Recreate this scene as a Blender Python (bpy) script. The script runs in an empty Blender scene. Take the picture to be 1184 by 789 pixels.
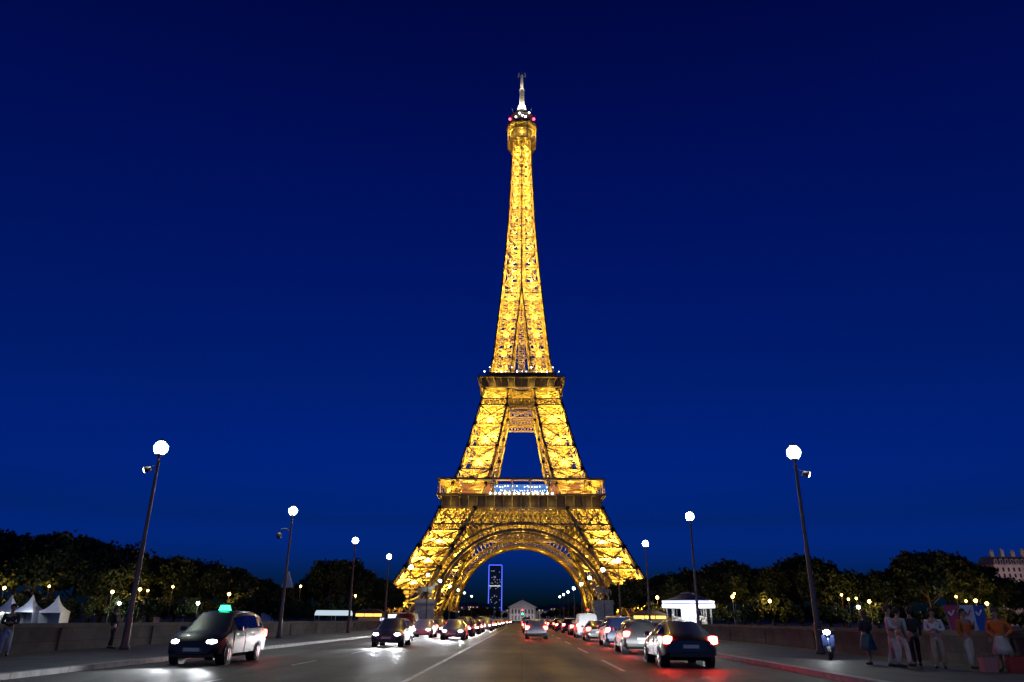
import bpy, bmesh, math, random
import numpy as np
from mathutils import Vector, Matrix

random.seed(7)
rng = np.random.default_rng(7)
SC = bpy.context.scene
COL = SC.collection
PI = math.pi

# ------------------------------------------------------------------ camera
CAM_F, PITCH, YAW, ROLL, EYE = 835.0, 0.36832, 0.015189, -0.006759, 1.45
TOWER_Y = 364.5


def cam_axes():
    c, s = math.cos(YAW), math.sin(YAW)
    cp, sp = math.cos(PITCH), math.sin(PITCH)
    cr, sr = math.cos(ROLL), math.sin(ROLL)
    r0 = Vector((c, s, 0)); fh = Vector((-s, c, 0)); z = Vector((0, 0, 1))
    fwd = fh * cp + z * sp
    u0 = z * cp - fh * sp
    return r0 * cr - u0 * sr, r0 * sr + u0 * cr, fwd


RIGHT, UPV, FWD = cam_axes()
cd = bpy.data.cameras.new('camera')
cam = bpy.data.objects.new('camera', cd)
COL.objects.link(cam)
M4 = Matrix.Identity(4)
for i, v in enumerate((RIGHT, UPV, -FWD)):
    for j in range(3):
        M4[j][i] = v[j]
M4.translation = (0, 0, EYE)
cam.matrix_world = M4
cd.sensor_fit = 'HORIZONTAL'
cd.sensor_width = 36.0
cd.lens = CAM_F / 1184 * 36
cd.clip_start = 0.1
cd.clip_end = 30000
SC.camera = cam


def at(px, py, Y):
    """point seen at photo pixel (px, py) at distance Y along the bridge"""
    d = RIGHT * ((px - 592) / CAM_F) + UPV * ((394.5 - py) / CAM_F) + FWD
    t = Y / d.y
    return Vector((d.x * t, Y, EYE + d.z * t))


# ------------------------------------------------------------------ world
W = bpy.data.worlds.new('World')
SC.world = W
W.use_nodes = True
nt = W.node_tree
bg = nt.nodes['Background']
sky = nt.nodes.new('ShaderNodeTexSky')
sky.sky_type = 'NISHITA'
sky.sun_disc = False
sky.sun_elevation = math.radians(0.5)      # the sun is just gone behind the camera
sky.sun_rotation = math.radians(178)
sky.altitude = 50
sky.ozone_density = 6.0
tc_ = nt.nodes.new('ShaderNodeTexCoord'); sep_ = nt.nodes.new('ShaderNodeSeparateXYZ')
nt.links.new(tc_.outputs['Generated'], sep_.inputs[0])
ramp = nt.nodes.new('ShaderNodeValToRGB')       # deep blue twilight by elevation above the horizon
el = ramp.color_ramp.elements
for pos, c in ((0.0, (0.003, 0.10, 1.0)), (0.05, (0.0033, 0.055, 0.33)), (0.12, (0.0033, 0.033, 0.115)), (0.29, (0.0025, 0.025, 0.071)), (0.56, (0.0017, 0.0152, 0.060)), (0.72, (0.0013, 0.0105, 0.043)), (1.0, (0.001, 0.007, 0.028))):
    e_ = el[0] if pos == 0 else (el[len(el) - 1] if pos == 1.0 else el.new(pos))
    e_.position = pos; e_.color = (*c, 1)
nt.links.new(sep_.outputs['Z'], ramp.inputs['Fac'])
mul = nt.nodes.new('ShaderNodeMix'); mul.data_type = 'RGBA'; mul.blend_type = 'MULTIPLY'
mul.inputs[0].default_value = 1.0
nt.links.new(sky.outputs[0], mul.inputs[6]); nt.links.new(ramp.outputs['Color'], mul.inputs[7])
scl = nt.nodes.new('ShaderNodeVectorMath'); scl.operation = 'SCALE'; scl.inputs['Scale'].default_value = 20.0
nt.links.new(mul.outputs[2], scl.inputs[0])
nt.links.new(scl.outputs[0], bg.inputs['Color'])
bg.inputs['Strength'].default_value = 0.15

# ------------------------------------------------------------------ exposure / engine
SC.view_settings.view_transform = 'Standard'
SC.view_settings.look = 'None'
SC.view_settings.exposure = 0.0
SC.view_settings.gamma = 1.0
SC.view_settings.use_curve_mapping = False
SC.render.engine = 'CYCLES'
cy = SC.cycles
cy.max_bounces = 5
cy.diffuse_bounces = 2
cy.glossy_bounces = 3
cy.transmission_bounces = 4
cy.transparent_max_bounces = 6
cy.sample_clamp_indirect = 4.0
cy.use_light_tree = True
cy.use_denoising = True
cy.adaptive_threshold = 0.006
cy.caustics_reflective = False
cy.caustics_refractive = False


# ------------------------------------------------------------------ materials
def srgb(r, g, b):
    f = lambda c: c / 12.92 if c <= 0.04045 else ((c + 0.055) / 1.055) ** 2.4
    return tuple(f(v / 255) for v in (r, g, b))


def mat(name, col, rough=0.6, metal=0.0, noise=0.0, nscale=4.0, emit=None, es=0.0, coat=0.0, spec=0.5,
        bump=0.0, bscale=40.0, col2=None, light=True, detail=6.0):
    m = bpy.data.materials.new(name)
    m.use_nodes = True
    n = m.node_tree.nodes; L = m.node_tree.links
    b = n['Principled BSDF']
    b.inputs['Base Color'].default_value = (*col, 1)
    b.inputs['Roughness'].default_value = rough
    b.inputs['Metallic'].default_value = metal
    b.inputs['Specular IOR Level'].default_value = spec
    if coat:
        b.inputs['Coat Weight'].default_value = coat
        b.inputs['Coat Roughness'].default_value = 0.06
    if emit is not None:
        b.inputs['Emission Color'].default_value = (*emit, 1)
        b.inputs['Emission Strength'].default_value = es
        if not light:
            m.cycles.emission_sampling = 'NONE'
    if noise or col2 is not None:
        tc = n.new('ShaderNodeTexCoord'); nz = n.new('ShaderNodeTexNoise')
        nz.inputs['Scale'].default_value = nscale; nz.inputs['Detail'].default_value = detail
        nz.inputs['Roughness'].default_value = 0.62
        L.new(tc.outputs['Object'], nz.inputs['Vector'])
        mx = n.new('ShaderNodeMix'); mx.data_type = 'RGBA'
        c2 = col2 if col2 is not None else tuple(max(0, c * (1 - noise)) for c in col)
        c1 = col if col2 is not None else tuple(min(1, c * (1 + noise)) for c in col)
        mr = n.new('ShaderNodeMapRange')
        mr.inputs['From Min'].default_value = 0.34; mr.inputs['From Max'].default_value = 0.66
        L.new(nz.outputs['Fac'], mr.inputs['Value'])
        L.new(mr.outputs[0], mx.inputs[0])
        mx.inputs[6].default_value = (*c2, 1); mx.inputs[7].default_value = (*c1, 1)
        L.new(mx.outputs[2], b.inputs['Base Color'])
    if bump:
        tc = n.new('ShaderNodeTexCoord'); nz = n.new('ShaderNodeTexNoise')
        nz.inputs['Scale'].default_value = bscale; nz.inputs['Detail'].default_value = 5
        L.new(tc.outputs['Object'], nz.inputs['Vector'])
        bp = n.new('ShaderNodeBump'); bp.inputs['Strength'].default_value = bump
        bp.inputs['Distance'].default_value = 0.02
        L.new(nz.outputs['Fac'], bp.inputs['Height']); L.new(bp.outputs[0], b.inputs['Normal'])
    return m


# ------------------------------------------------------------------ object helpers
def link(name, me, material=None, parent=None, loc=None):
    o = bpy.data.objects.new(name, me)
    COL.objects.link(o)
    if material is not None and me is not None:
        if isinstance(material, (list, tuple)):
            for x in material: me.materials.append(x)
        else:
            me.materials.append(material)
    if parent is not None: o.parent = parent
    if loc is not None: o.location = loc
    return o


def tag(o, label=None, cat=None, group=None, kind=None):
    if label: o['label'] = label
    if cat: o['category'] = cat
    if group: o['group'] = group
    if kind: o['kind'] = kind
    return o


def empty(name, loc=(0, 0, 0), rz=0.0):
    o = bpy.data.objects.new(name, None)
    o.empty_display_size = 0.3
    COL.objects.link(o)
    o.location = loc
    o.rotation_euler = (0, 0, rz)
    return o


def copy_tree(o, parent=None):
    c = o.copy(); COL.objects.link(c)
    c.parent = parent
    for ch in o.children:
        copy_tree(ch, c)
    return c


class MB:
    """collects boxes, beams, tubes, quads; builds one mesh"""
    def __init__(s):
        s.v = []; s.f = []; s.mi = []; s.sm = []
        s.bp = []; s.bq = []; s.bw = []; s.bh = []

    def add(s, vs, fs, mi=0, smooth=False):
        n = len(s.v)
        s.v.extend([tuple(x) for x in vs])
        for f in fs:
            s.f.append(tuple(i + n for i in f)); s.mi.append(mi); s.sm.append(smooth)
        return s

    def beam(s, p, q, w, h=None):
        s.bp.append(tuple(p)); s.bq.append(tuple(q)); s.bw.append(w); s.bh.append(w if h is None else h)
        return s

    def box(s, x0, x1, y0, y1, z0, z1, mi=0):
        vs = [(x0, y0, z0), (x1, y0, z0), (x1, y1, z0), (x0, y1, z0), (x0, y0, z1), (x1, y0, z1), (x1, y1, z1), (x0, y1, z1)]
        fs = [(0, 3, 2, 1), (4, 5, 6, 7), (0, 1, 5, 4), (1, 2, 6, 5), (2, 3, 7, 6), (3, 0, 4, 7)]
        return s.add(vs, fs, mi)

    def tube(s, pts, rads, n=8, mi=0, caps=True, smooth=True):
        pts = [Vector(p) for p in pts]
        rings = []
        vs = []
        for i, p in enumerate(pts):
            d = (pts[min(i + 1, len(pts) - 1)] - pts[max(i - 1, 0)])
            if d.length < 1e-9: d = Vector((0, 0, 1))
            d.normalize()
            ref = Vector((0, 0, 1)) if abs(d.z) < 0.9 else Vector((1, 0, 0))
            a = d.cross(ref).normalized(); b = d.cross(a)
            r = rads[i] if isinstance(rads, (list, tuple)) else rads
            for k in range(n):
                t = 2 * PI * k / n
                vs.append(p + a * (r * math.cos(t)) + b * (r * math.sin(t)))
        fs = []
        for i in range(len(pts) - 1):
            for k in range(n):
                k2 = (k + 1) % n
                fs.append((i * n + k, i * n + k2, (i + 1) * n + k2, (i + 1) * n + k))
        if caps:
            fs.append(tuple(range(n - 1, -1, -1)))
            fs.append(tuple((len(pts) - 1) * n + k for k in range(n)))
        return s.add(vs, fs, mi, smooth)

    def lathe(s, prof, n=16, c=(0, 0, 0), mi=0, smooth=True):
        vs = []
        for r, z in prof:
            for k in range(n):
                t = 2 * PI * k / n
                vs.append((c[0] + r * math.cos(t), c[1] + r * math.sin(t), c[2] + z))
        fs = []
        for i in range(len(prof) - 1):
            for k in range(n):
                k2 = (k + 1) % n
                fs.append((i * n + k, i * n + k2, (i + 1) * n + k2, (i + 1) * n + k))
        fs.append(tuple(range(n - 1, -1, -1)))
        fs.append(tuple((len(prof) - 1) * n + k for k in range(n)))
        return s.add(vs, fs, mi, smooth)

    def mesh(s, name):
        V = np.array(s.v, dtype=float).reshape(-1, 3)
        F = list(s.f)
        nb = len(s.bp)
        if nb:
            P = np.array(s.bp, float); Q = np.array(s.bq, float)
            w = np.array(s.bw)[:, None] / 2; h = np.array(s.bh)[:, None] / 2
            d = Q - P
            ln = np.linalg.norm(d, axis=1, keepdims=True); ln[ln < 1e-9] = 1
            d /= ln
            ref = np.tile([0., 0., 1.], (nb, 1)); ref[np.abs(d[:, 2]) > 0.95] = [0., 1., 0.]
            a = np.cross(d, ref); a /= np.linalg.norm(a, axis=1, keepdims=True)
            b = np.cross(a, d)
            cs = []
            for E in (P, Q):
                for sa, sb in ((-1, -1), (1, -1), (1, 1), (-1, 1)):
                    cs.append(E + a * w * sa + b * h * sb)
            BV = np.stack(cs, 1).reshape(-1, 3)
            off = len(V)
            V = np.concatenate([V, BV]) if off else BV
            base = (off + 8 * np.arange(nb))[:, None]
            for q in ((0, 1, 5, 4), (1, 2, 6, 5), (2, 3, 7, 6), (3, 0, 4, 7), (3, 2, 1, 0), (4, 5, 6, 7)):
                F.extend(map(tuple, (base + np.array(q)[None, :]).tolist()))
        me = bpy.data.meshes.new(name)
        me.from_pydata(V.tolist(), [], F)
        ns = len(s.f)
        if ns:
            mi = s.mi + [0] * (len(F) - ns)
            sm = s.sm + [False] * (len(F) - ns)
            me.polygons.foreach_set('material_index', mi)
            me.polygons.foreach_set('use_smooth', sm)
        me.update()
        return me

    def build(s, name, material=None, parent=None, loc=None):
        return link(name, s.mesh(name), material, parent, loc)


def ordinal(i):
    return ('first second third fourth fifth sixth seventh eighth ninth tenth eleventh twelfth thirteenth fourteenth '
            'fifteenth sixteenth seventeenth eighteenth nineteenth twentieth').split()[i] if i < 20 else '%dth' % (i + 1)


def spot_up(name, loc, power, col, radius=0.3, parent=None, size=165, blend=0.5, rot=(math.pi, 0, 0)):
    l = bpy.data.lights.new(name, 'SPOT')
    l.energy = power; l.color = col; l.shadow_soft_size = radius
    l.spot_size = math.radians(size); l.spot_blend = blend
    o = bpy.data.objects.new(name, l); COL.objects.link(o)
    o.location = loc; o.rotation_euler = rot
    if parent is not None: o.parent = parent
    return o


def plight(name, loc, power, col, radius=0.3, parent=None):
    l = bpy.data.lights.new(name, 'POINT')
    l.energy = power; l.color = col; l.shadow_soft_size = radius
    o = bpy.data.objects.new(name, l); COL.objects.link(o)
    o.location = loc
    if parent is not None: o.parent = parent
    return o


# ------------------------------------------------------------------ shared materials
IRON = mat('brown_tower_iron', (0.30, 0.225, 0.11), 0.55, noise=0.18, nscale=0.6)
IRON_DARK = mat('dark_tower_panel', (0.10, 0.08, 0.065), 0.6, noise=0.2, nscale=0.8)
SODIUM = (1.0, 0.635, 0.085)
FLOOD = mat('sodium_lamp_glass', (0.9, 0.8, 0.5), 0.3, emit=(1.0, 0.80, 0.30), es=14, light=False)
WHITE_BULB = mat('white_lamp_glass', (0.9, 0.9, 0.9), 0.3, emit=(1.0, 0.97, 0.9), es=12, light=False)

# ------------------------------------------------------------------ ground, bridge, river
def asphalt_material():
    m = bpy.data.materials.new('worn_damp_asphalt')
    m.use_nodes = True
    n = m.node_tree.nodes; L = m.node_tree.links
    b = n['Principled BSDF']
    tc = n.new('ShaderNodeTexCoord')
    mp = n.new('ShaderNodeMapping'); mp.inputs['Scale'].default_value = (1.0, 0.06, 1.0)
    L.new(tc.outputs['Object'], mp.inputs['Vector'])
    tracks = n.new('ShaderNodeTexNoise'); tracks.inputs['Scale'].default_value = 0.9; tracks.inputs['Detail'].default_value = 5
    L.new(mp.outputs[0], tracks.inputs['Vector'])
    big = n.new('ShaderNodeTexNoise'); big.inputs['Scale'].default_value = 0.22; big.inputs['Detail'].default_value = 8
    big.inputs['Roughness'].default_value = 0.65
    L.new(tc.outputs['Object'], big.inputs['Vector'])
    fine = n.new('ShaderNodeTexNoise'); fine.inputs['Scale'].default_value = 35; fine.inputs['Detail'].default_value = 4
    L.new(tc.outputs['Object'], fine.inputs['Vector'])
    add = n.new('ShaderNodeMath'); add.operation = 'ADD'
    L.new(tracks.outputs['Fac'], add.inputs[0]); L.new(big.outputs['Fac'], add.inputs[1])
    add2 = n.new('ShaderNodeMath'); add2.operation = 'MULTIPLY_ADD'
    L.new(fine.outputs['Fac'], add2.inputs[0]); add2.inputs[1].default_value = 0.45
    L.new(add.outputs[0], add2.inputs[2])
    cr = n.new('ShaderNodeValToRGB')
    cr.color_ramp.elements[0].position = 0.0; cr.color_ramp.elements[0].color = (0.018, 0.018, 0.020, 1)
    cr.color_ramp.elements[1].position = 1.0; cr.color_ramp.elements[1].color = (0.092, 0.088, 0.085, 1)
    mr = n.new('ShaderNodeMapRange'); mr.inputs['From Min'].default_value = 0.85; mr.inputs['From Max'].default_value = 1.65
    L.new(add2.outputs[0], mr.inputs['Value']); L.new(mr.outputs[0], cr.inputs['Fac'])
    sp = n.new('ShaderNodeSeparateXYZ'); L.new(tc.outputs['Object'], sp.inputs[0])
    wz = n.new('ShaderNodeTexNoise'); wz.inputs['Scale'].default_value = 1.4; wz.inputs['Detail'].default_value = 4
    L.new(tc.outputs['Object'], wz.inputs['Vector'])
    wv = n.new('ShaderNodeVectorMath'); wv.operation = 'MULTIPLY_ADD'; wv.inputs[1].default_value = (.9, .9, 0)
    L.new(wz.outputs['Color'], wv.inputs[0]); L.new(tc.outputs['Object'], wv.inputs[2])
    vo = n.new('ShaderNodeTexVoronoi'); vo.feature = 'DISTANCE_TO_EDGE'; vo.inputs['Scale'].default_value = 0.30
    L.new(wv.outputs[0], vo.inputs['Vector'])
    ck = n.new('ShaderNodeMapRange'); ck.inputs['From Min'].default_value = 0.004; ck.inputs['From Max'].default_value = 0.011
    ck.inputs['To Min'].default_value = 0.42; ck.inputs['To Max'].default_value = 1.0
    L.new(vo.outputs['Distance'], ck.inputs['Value'])
    br = n.new('ShaderNodeTexBrick')                     # rectangular repairs and lane joints
    br.inputs['Scale'].default_value = 1.0; br.inputs['Brick Width'].default_value = 7.5; br.inputs['Row Height'].default_value = 2.63
    br.inputs['Mortar Size'].default_value = 0.022; br.inputs['Bias'].default_value = -.25
    br.inputs['Color1'].default_value = (1, 1, 1, 1); br.inputs['Color2'].default_value = (.52, .51, .50, 1); br.inputs['Mortar'].default_value = (.45, .45, .45, 1)
    cb = n.new('ShaderNodeCombineXYZ'); L.new(sp.outputs['Y'], cb.inputs['X']); L.new(sp.outputs['X'], cb.inputs['Y'])
    L.new(cb.outputs[0], br.inputs['Vector'])
    m1 = n.new('ShaderNodeMix'); m1.data_type = 'RGBA'; m1.blend_type = 'MULTIPLY'; m1.inputs[0].default_value = 1.0
    L.new(cr.outputs['Color'], m1.inputs[6]); L.new(br.outputs['Color'], m1.inputs[7])
    m2 = n.new('ShaderNodeMix'); m2.data_type = 'RGBA'; m2.blend_type = 'MULTIPLY'; m2.inputs[0].default_value = 1.0
    L.new(m1.outputs[2], m2.inputs[6]); L.new(ck.outputs[0], m2.inputs[7])
    L.new(m2.outputs[2], b.inputs['Base Color'])
    rr = n.new('ShaderNodeMapRange'); rr.inputs['From Min'].default_value = 0.7; rr.inputs['From Max'].default_value = 1.3
    rr.inputs['To Min'].default_value = 0.46; rr.inputs['To Max'].default_value = 0.78
    L.new(add.outputs[0], rr.inputs['Value']); L.new(rr.outputs[0], b.inputs['Roughness'])
    bp = n.new('ShaderNodeBump'); bp.inputs['Strength'].default_value = 0.5; bp.inputs['Distance'].default_value = 0.02
    b.inputs['Specular IOR Level'].default_value = 0.35
    L.new(fine.outputs['Fac'], bp.inputs['Height']); L.new(bp.outputs[0], b.inputs['Normal'])
    return m


ASPHALT = asphalt_material()
STONE = mat('bridge_stone', (0.38, 0.37, 0.34), 0.8, noise=0.25, nscale=1.2, bump=0.3, bscale=12)
PARAPET = mat('grimy_parapet_stone', (0.11, 0.11, 0.10), 0.8, col2=(0.045, 0.047, 0.043), nscale=0.7, bump=0.3, bscale=10)
def block_material(name, c1, c2, mortar, bw, rh, axes, rough=.8):
    m = mat(name, c1, rough, bump=.3, bscale=14)
    n = m.node_tree.nodes; L = m.node_tree.links; b = n['Principled BSDF']
    tc = n.new('ShaderNodeTexCoord'); sp = n.new('ShaderNodeSeparateXYZ'); L.new(tc.outputs['Object'], sp.inputs[0])
    cb = n.new('ShaderNodeCombineXYZ'); L.new(sp.outputs[axes[0]], cb.inputs['X']); L.new(sp.outputs[axes[1]], cb.inputs['Y'])
    br = n.new('ShaderNodeTexBrick'); L.new(cb.outputs[0], br.inputs['Vector'])
    br.inputs['Scale'].default_value = 1.0; br.inputs['Brick Width'].default_value = bw; br.inputs['Row Height'].default_value = rh
    br.inputs['Mortar Size'].default_value = .012
    for k, c in (('Color1', c1), ('Color2', c2), ('Mortar', mortar)): br.inputs[k].default_value = (*c, 1)
    nz = n.new('ShaderNodeTexNoise'); nz.inputs['Scale'].default_value = .8; nz.inputs['Detail'].default_value = 8; nz.inputs['Roughness'].default_value = .7
    L.new(tc.outputs['Object'], nz.inputs['Vector'])
    mr = n.new('ShaderNodeMapRange'); mr.inputs['From Min'].default_value = .35; mr.inputs['From Max'].default_value = .65
    mr.inputs['To Min'].default_value = .4; mr.inputs['To Max'].default_value = 1.15
    L.new(nz.outputs['Fac'], mr.inputs['Value'])
    mx = n.new('ShaderNodeMix'); mx.data_type = 'RGBA'; mx.blend_type = 'MULTIPLY'; mx.inputs[0].default_value = 1
    L.new(br.outputs['Color'], mx.inputs[6]); L.new(mr.outputs[0], mx.inputs[7]); L.new(mx.outputs[2], b.inputs['Base Color'])
    return m


PARAPET = block_material('grimy_parapet_blocks', (.12, .118, .105), (.075, .075, .068), (.02, .02, .02), 1.9, .51, 'YZ')
PAVING = block_material('grey_paving_slabs', (.105, .10, .095), (.07, .068, .066), (.025, .025, .025), .95, .62, 'XY', .6)
PAVING_OLD = mat('grey_paving', (0.09, 0.088, 0.085), 0.6, noise=0.25, nscale=0.8, bump=0.2, bscale=30)
KERB = mat('granite_kerb', (0.33, 0.32, 0.31), 0.6, noise=0.25, nscale=3)
PAINT = mat('worn_road_paint', (0.62, 0.62, 0.60), 0.55, col2=(0.16, 0.16, 0.155), nscale=2.2)
EARTH = mat('dark_park_earth', (0.05, 0.05, 0.035), 0.9, noise=0.35, nscale=0.2)
WATER = mat('dark_river_water', (0.01, 0.015, 0.02), 0.08, spec=0.5, bump=0.4, bscale=0.6)

XL, XR = -12.6, 8.4            # carriageway edges
BL, BR = -19.6, 15.4           # bridge edges (parapets)
FAR = 166.0                    # far bank begins

r = MB().add([(-9000, -3000, -7), (9000, -3000, -7), (9000, 16000, -7), (-9000, 16000, -7)], [(0, 1, 2, 3)]).build('water', WATER)
tag(r, kind='structure')
g = MB(); g.box(-400, 400, -260, 12.0, -8, -0.004); tag(g.build('near_ground', PAVING), kind='structure')
g = MB(); g.box(-9000, 9000, FAR, 16000, -8, -0.02); tag(g.build('far_ground', EARTH), kind='structure')
# bridge deck and the avenue beyond it
g = MB(); g.box(BL, BR, 12.004, FAR - 0.004, -2.2, 0.0); tag(g.build('bridge_deck', ASPHALT), kind='structure')
g = MB(); g.box(-200, 200, FAR, FAR + 34, -0.3, 0.0); g.box(-14.5, 10.5, FAR + 34.004, 1000, -0.3, 0.0)
tag(g.build('road', ASPHALT), kind='structure')
for nm, x0, x1 in (('pavement', BL + 0.5, XL), ('pavement', XR, BR - 0.5)):
    g = MB()
    xi = x1 if x0 < XL - 1 else x0
    sgn = -1 if xi == XL else 1
    a0, a1 = (x0, xi - 0.32) if sgn < 0 else (xi + 0.32, x1)
    g.box(a0, a1, 12.01, FAR - 0.01, 0.004, 0.14)
    o = g.build('pavement', PAVING); tag(o, kind='structure')
    k = MB()
    y = 12.01
    while y < FAR - 1.3:
        k.box(min(xi, xi + sgn * 0.317), max(xi, xi + sgn * 0.317), y, y + 1.22, 0.004, 0.145)
        y += 1.235
    tag(k.build('kerb', KERB), kind='structure')
# stone parapets
for nm, x0, lab in (('left', BL, 'long grimy stone parapet wall beside the left bridge pavement'),
                    ('right', BR - 0.5, 'long grimy stone parapet wall beside the right bridge pavement')):
    e = empty('parapet_wall', (x0 + .25, 12, 0)); tag(e, lab, 'wall')
    w_ = MB(); w_.box(-.22, .22, 0.02, FAR - 12.0, 0.002, 1.02)
    y = 4.0
    while y < FAR - 14:
        w_.box(-.27, .27, y, y + 0.8, 0.0025, 1.015); y += 8.0
    w_.build('wall', PARAPET, e)
    c_ = MB(); c_.box(-.32, .32, 0.02, FAR - 12.0, 1.0205, 1.2); c_.build('coping', PARAPET, e)
# painted lines
pl = MB(); pl.add([(-2.98, 13, .004), (-2.83, 13, .004), (-2.83, 160, .004), (-2.98, 160, .004)], [(0, 1, 2, 3)])
tag(pl.build('center_line_marking', PAINT), kind='structure')
pl = MB()
for y in np.arange(24.3, 160, 13.0):
    pl.add([(3.06, y, .004), (3.2, y, .004), (3.2, y + 6.5, .004), (3.06, y + 6.5, .004)], [(0, 1, 2, 3)])
for y in np.arange(17.0, 160, 9.0):
    pl.add([(-7.66, y, .004), (-7.53, y, .004), (-7.53, y + 3, .004), (-7.66, y + 3, .004)], [(0, 1, 2, 3)])
tag(pl.build('lane_dash_marking', PAINT), kind='structure')

# ------------------------------------------------------------------ the lattice tower
PROF = [(0, 61.0), (18.4, 50.3), (30.6, 44.2), (38.1, 40.2), (48.3, 36.3), (63.8, 29.8), (80, 25.2), (92, 22.3), (104, 19.5),
        (116, 16.7), (126.6, 14.6), (138.7, 13.5), (149, 12.5), (160, 11.5), (171, 10.5), (181.5, 9.7), (192, 8.9), (201.7, 8.3), (211, 7.6), (220, 7.2),
        (228, 6.9), (236, 6.6), (243, 6.3), (250, 6.1), (256, 5.9), (262, 5.75), (268, 5.65), (330, 5)]
PZ = [a for a, b in PROF]; PW = [b for a, b in PROF]
IP = [(0, 46.0), (20, 34.6), (38.1, 26.0), (48.3, 20.6), (63.8, 14.6), (80, 11.1), (100, 7.3), (116, 6.0), (126.6, 4.6), (150, 2.2), (171, 0.0)]
IZ = [a for a, b in IP]; IW = [b for a, b in IP]
def Wf(z): return float(np.interp(z, PZ, PW))
def If(z): return float(np.interp(z, IZ, IW))
V3 = lambda x, y, z: np.array((x, y, z), float)


def strip(B, p, q, side, sep, w, seg):
    """a small lattice girder: two rails and a zigzag between them"""
    p = np.array(p, float); q = np.array(q, float)
    s = np.array(side, float); s /= np.linalg.norm(s)
    a0, a1, b0, b1 = p + s * sep / 2, q + s * sep / 2, p - s * sep / 2, q - s * sep / 2
    B.beam(a0, a1, w); B.beam(b0, b1, w)
    for i in range(seg):
        t0, t1 = i / seg, (i + 1) / seg
        if i % 2 == 0: B.beam(a0 + (a1 - a0) * t0, b0 + (b1 - b0) * t1, w * .7)
        else: B.beam(b0 + (b1 - b0) * t0, a0 + (a1 - a0) * t1, w * .7)


def panel(B, a, b, c, d, w, sep, seg=8, gus=True, mid=False, sub=True):
    """X-braced panel, a b bottom, c d top (c above b): plate girders with narrow flanges"""
    a, b, c, d = (np.array(x, float) for x in (a, b, c, d))
    u = (b - a) / np.linalg.norm(b - a)
    for p, q in ((a, c), (b, d)):
        B.beam(p, q, sep * .62)
    B.beam(d, c, sep * .6)
    ctr = (a + b + c + d) / 4
    ml, mr_ = (a + d) / 2, (b + c) / 2
    if gus:
        g = sep * 1.1
        B.beam(ctr - u * g * .6, ctr + u * g * .6, sep * .66, g * 1.2)
    if mid:
        B.beam(ml, mr_, sep * .36)
        for f in (.25, .75):                       # light secondary ties
            B.beam(a + (b - a) * f, ctr + (ml - ctr if f < .5 else mr_ - ctr) * .5 , w * .6)
            B.beam(d + (c - d) * f, ctr + (ml - ctr if f < .5 else mr_ - ctr) * .5 , w * .6)


def nrm_cross(a, b):
    c = np.cross(a, b); n = np.linalg.norm(c)
    return c / n if n > 1e-9 else np.array((0, 0, 1.))


def leg_segment(B, sx, sy, z0, z1, chord, w, sep, seg=8, inner=True, mid=True):
    def cn(z, ox, oy): return V3(sx * (Wf(z) if ox else If(z)), sy * (Wf(z) if oy else If(z)), z)
    ring = [(1, 1), (1, 0), (0, 0), (0, 1)]
    for ox, oy in ring:
        B.beam(cn(z0, ox, oy), cn(z1, ox, oy), chord)
    for i in range(4):
        A, C = ring[i], ring[(i + 1) % 4]
        panel(B, cn(z0, *A), cn(z0, *C), cn(z1, *C), cn(z1, *A), w, sep, seg, mid=mid)
        B.beam(cn(z1, *A), cn(z1, *C), chord * .55)
        for o_ in (A, C):                                    # node plates
            B.beam(cn(z1, *o_) - V3(0, 0, chord * .8), cn(z1, *o_) + V3(0, 0, chord * .8), chord * 1.35)
    # floors of bracing inside the leg
    for z in ((z0 + z1) / 2, z1):
        P = [cn(z, *o_) for o_ in ring]
        B.beam(P[0], P[2], w * 1.3); B.beam(P[1], P[3], w * 1.3)
        for i in range(4):
            B.beam((P[i] + P[(i + 1) % 4]) / 2, (P[(i + 1) % 4] + P[(i + 2) % 4]) / 2, w * 1.2)
    # lift track running up the middle
    c0 = (cn(z0, 1, 1) + cn(z0, 0, 0)) / 2; c1 = (cn(z1, 1, 1) + cn(z1, 0, 0)) / 2
    for dx in (-1, 1):
        for dy in (-1, 1):
            f = 0.11 * (Wf(z0) - If(z0)); f1 = 0.11 * (Wf(z1) - If(z1))
            B.beam(c0 + V3(dx * f, dy * f, 0), c1 + V3(dx * f1, dy * f1, 0), w * 1.3)
    n = 6
    for k in range(n):
        t = k / n; t1 = (k + .8) / n
        f = 0.11 * (Wf(z0) - If(z0))
        sgn = 1 if k % 2 else -1
        B.beam(c0 + (c1 - c0) * t + V3(-f * sgn, -f, 0), c0 + (c1 - c0) * t1 + V3(f * sgn, -f, 0), w * 1.1, w * 2.2)
        B.beam(c0 + (c1 - c0) * t + V3(f * sgn, f, 0), c0 + (c1 - c0) * t1 + V3(-f * sgn, f, 0), w * 1.1, w * 2.2)


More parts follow.
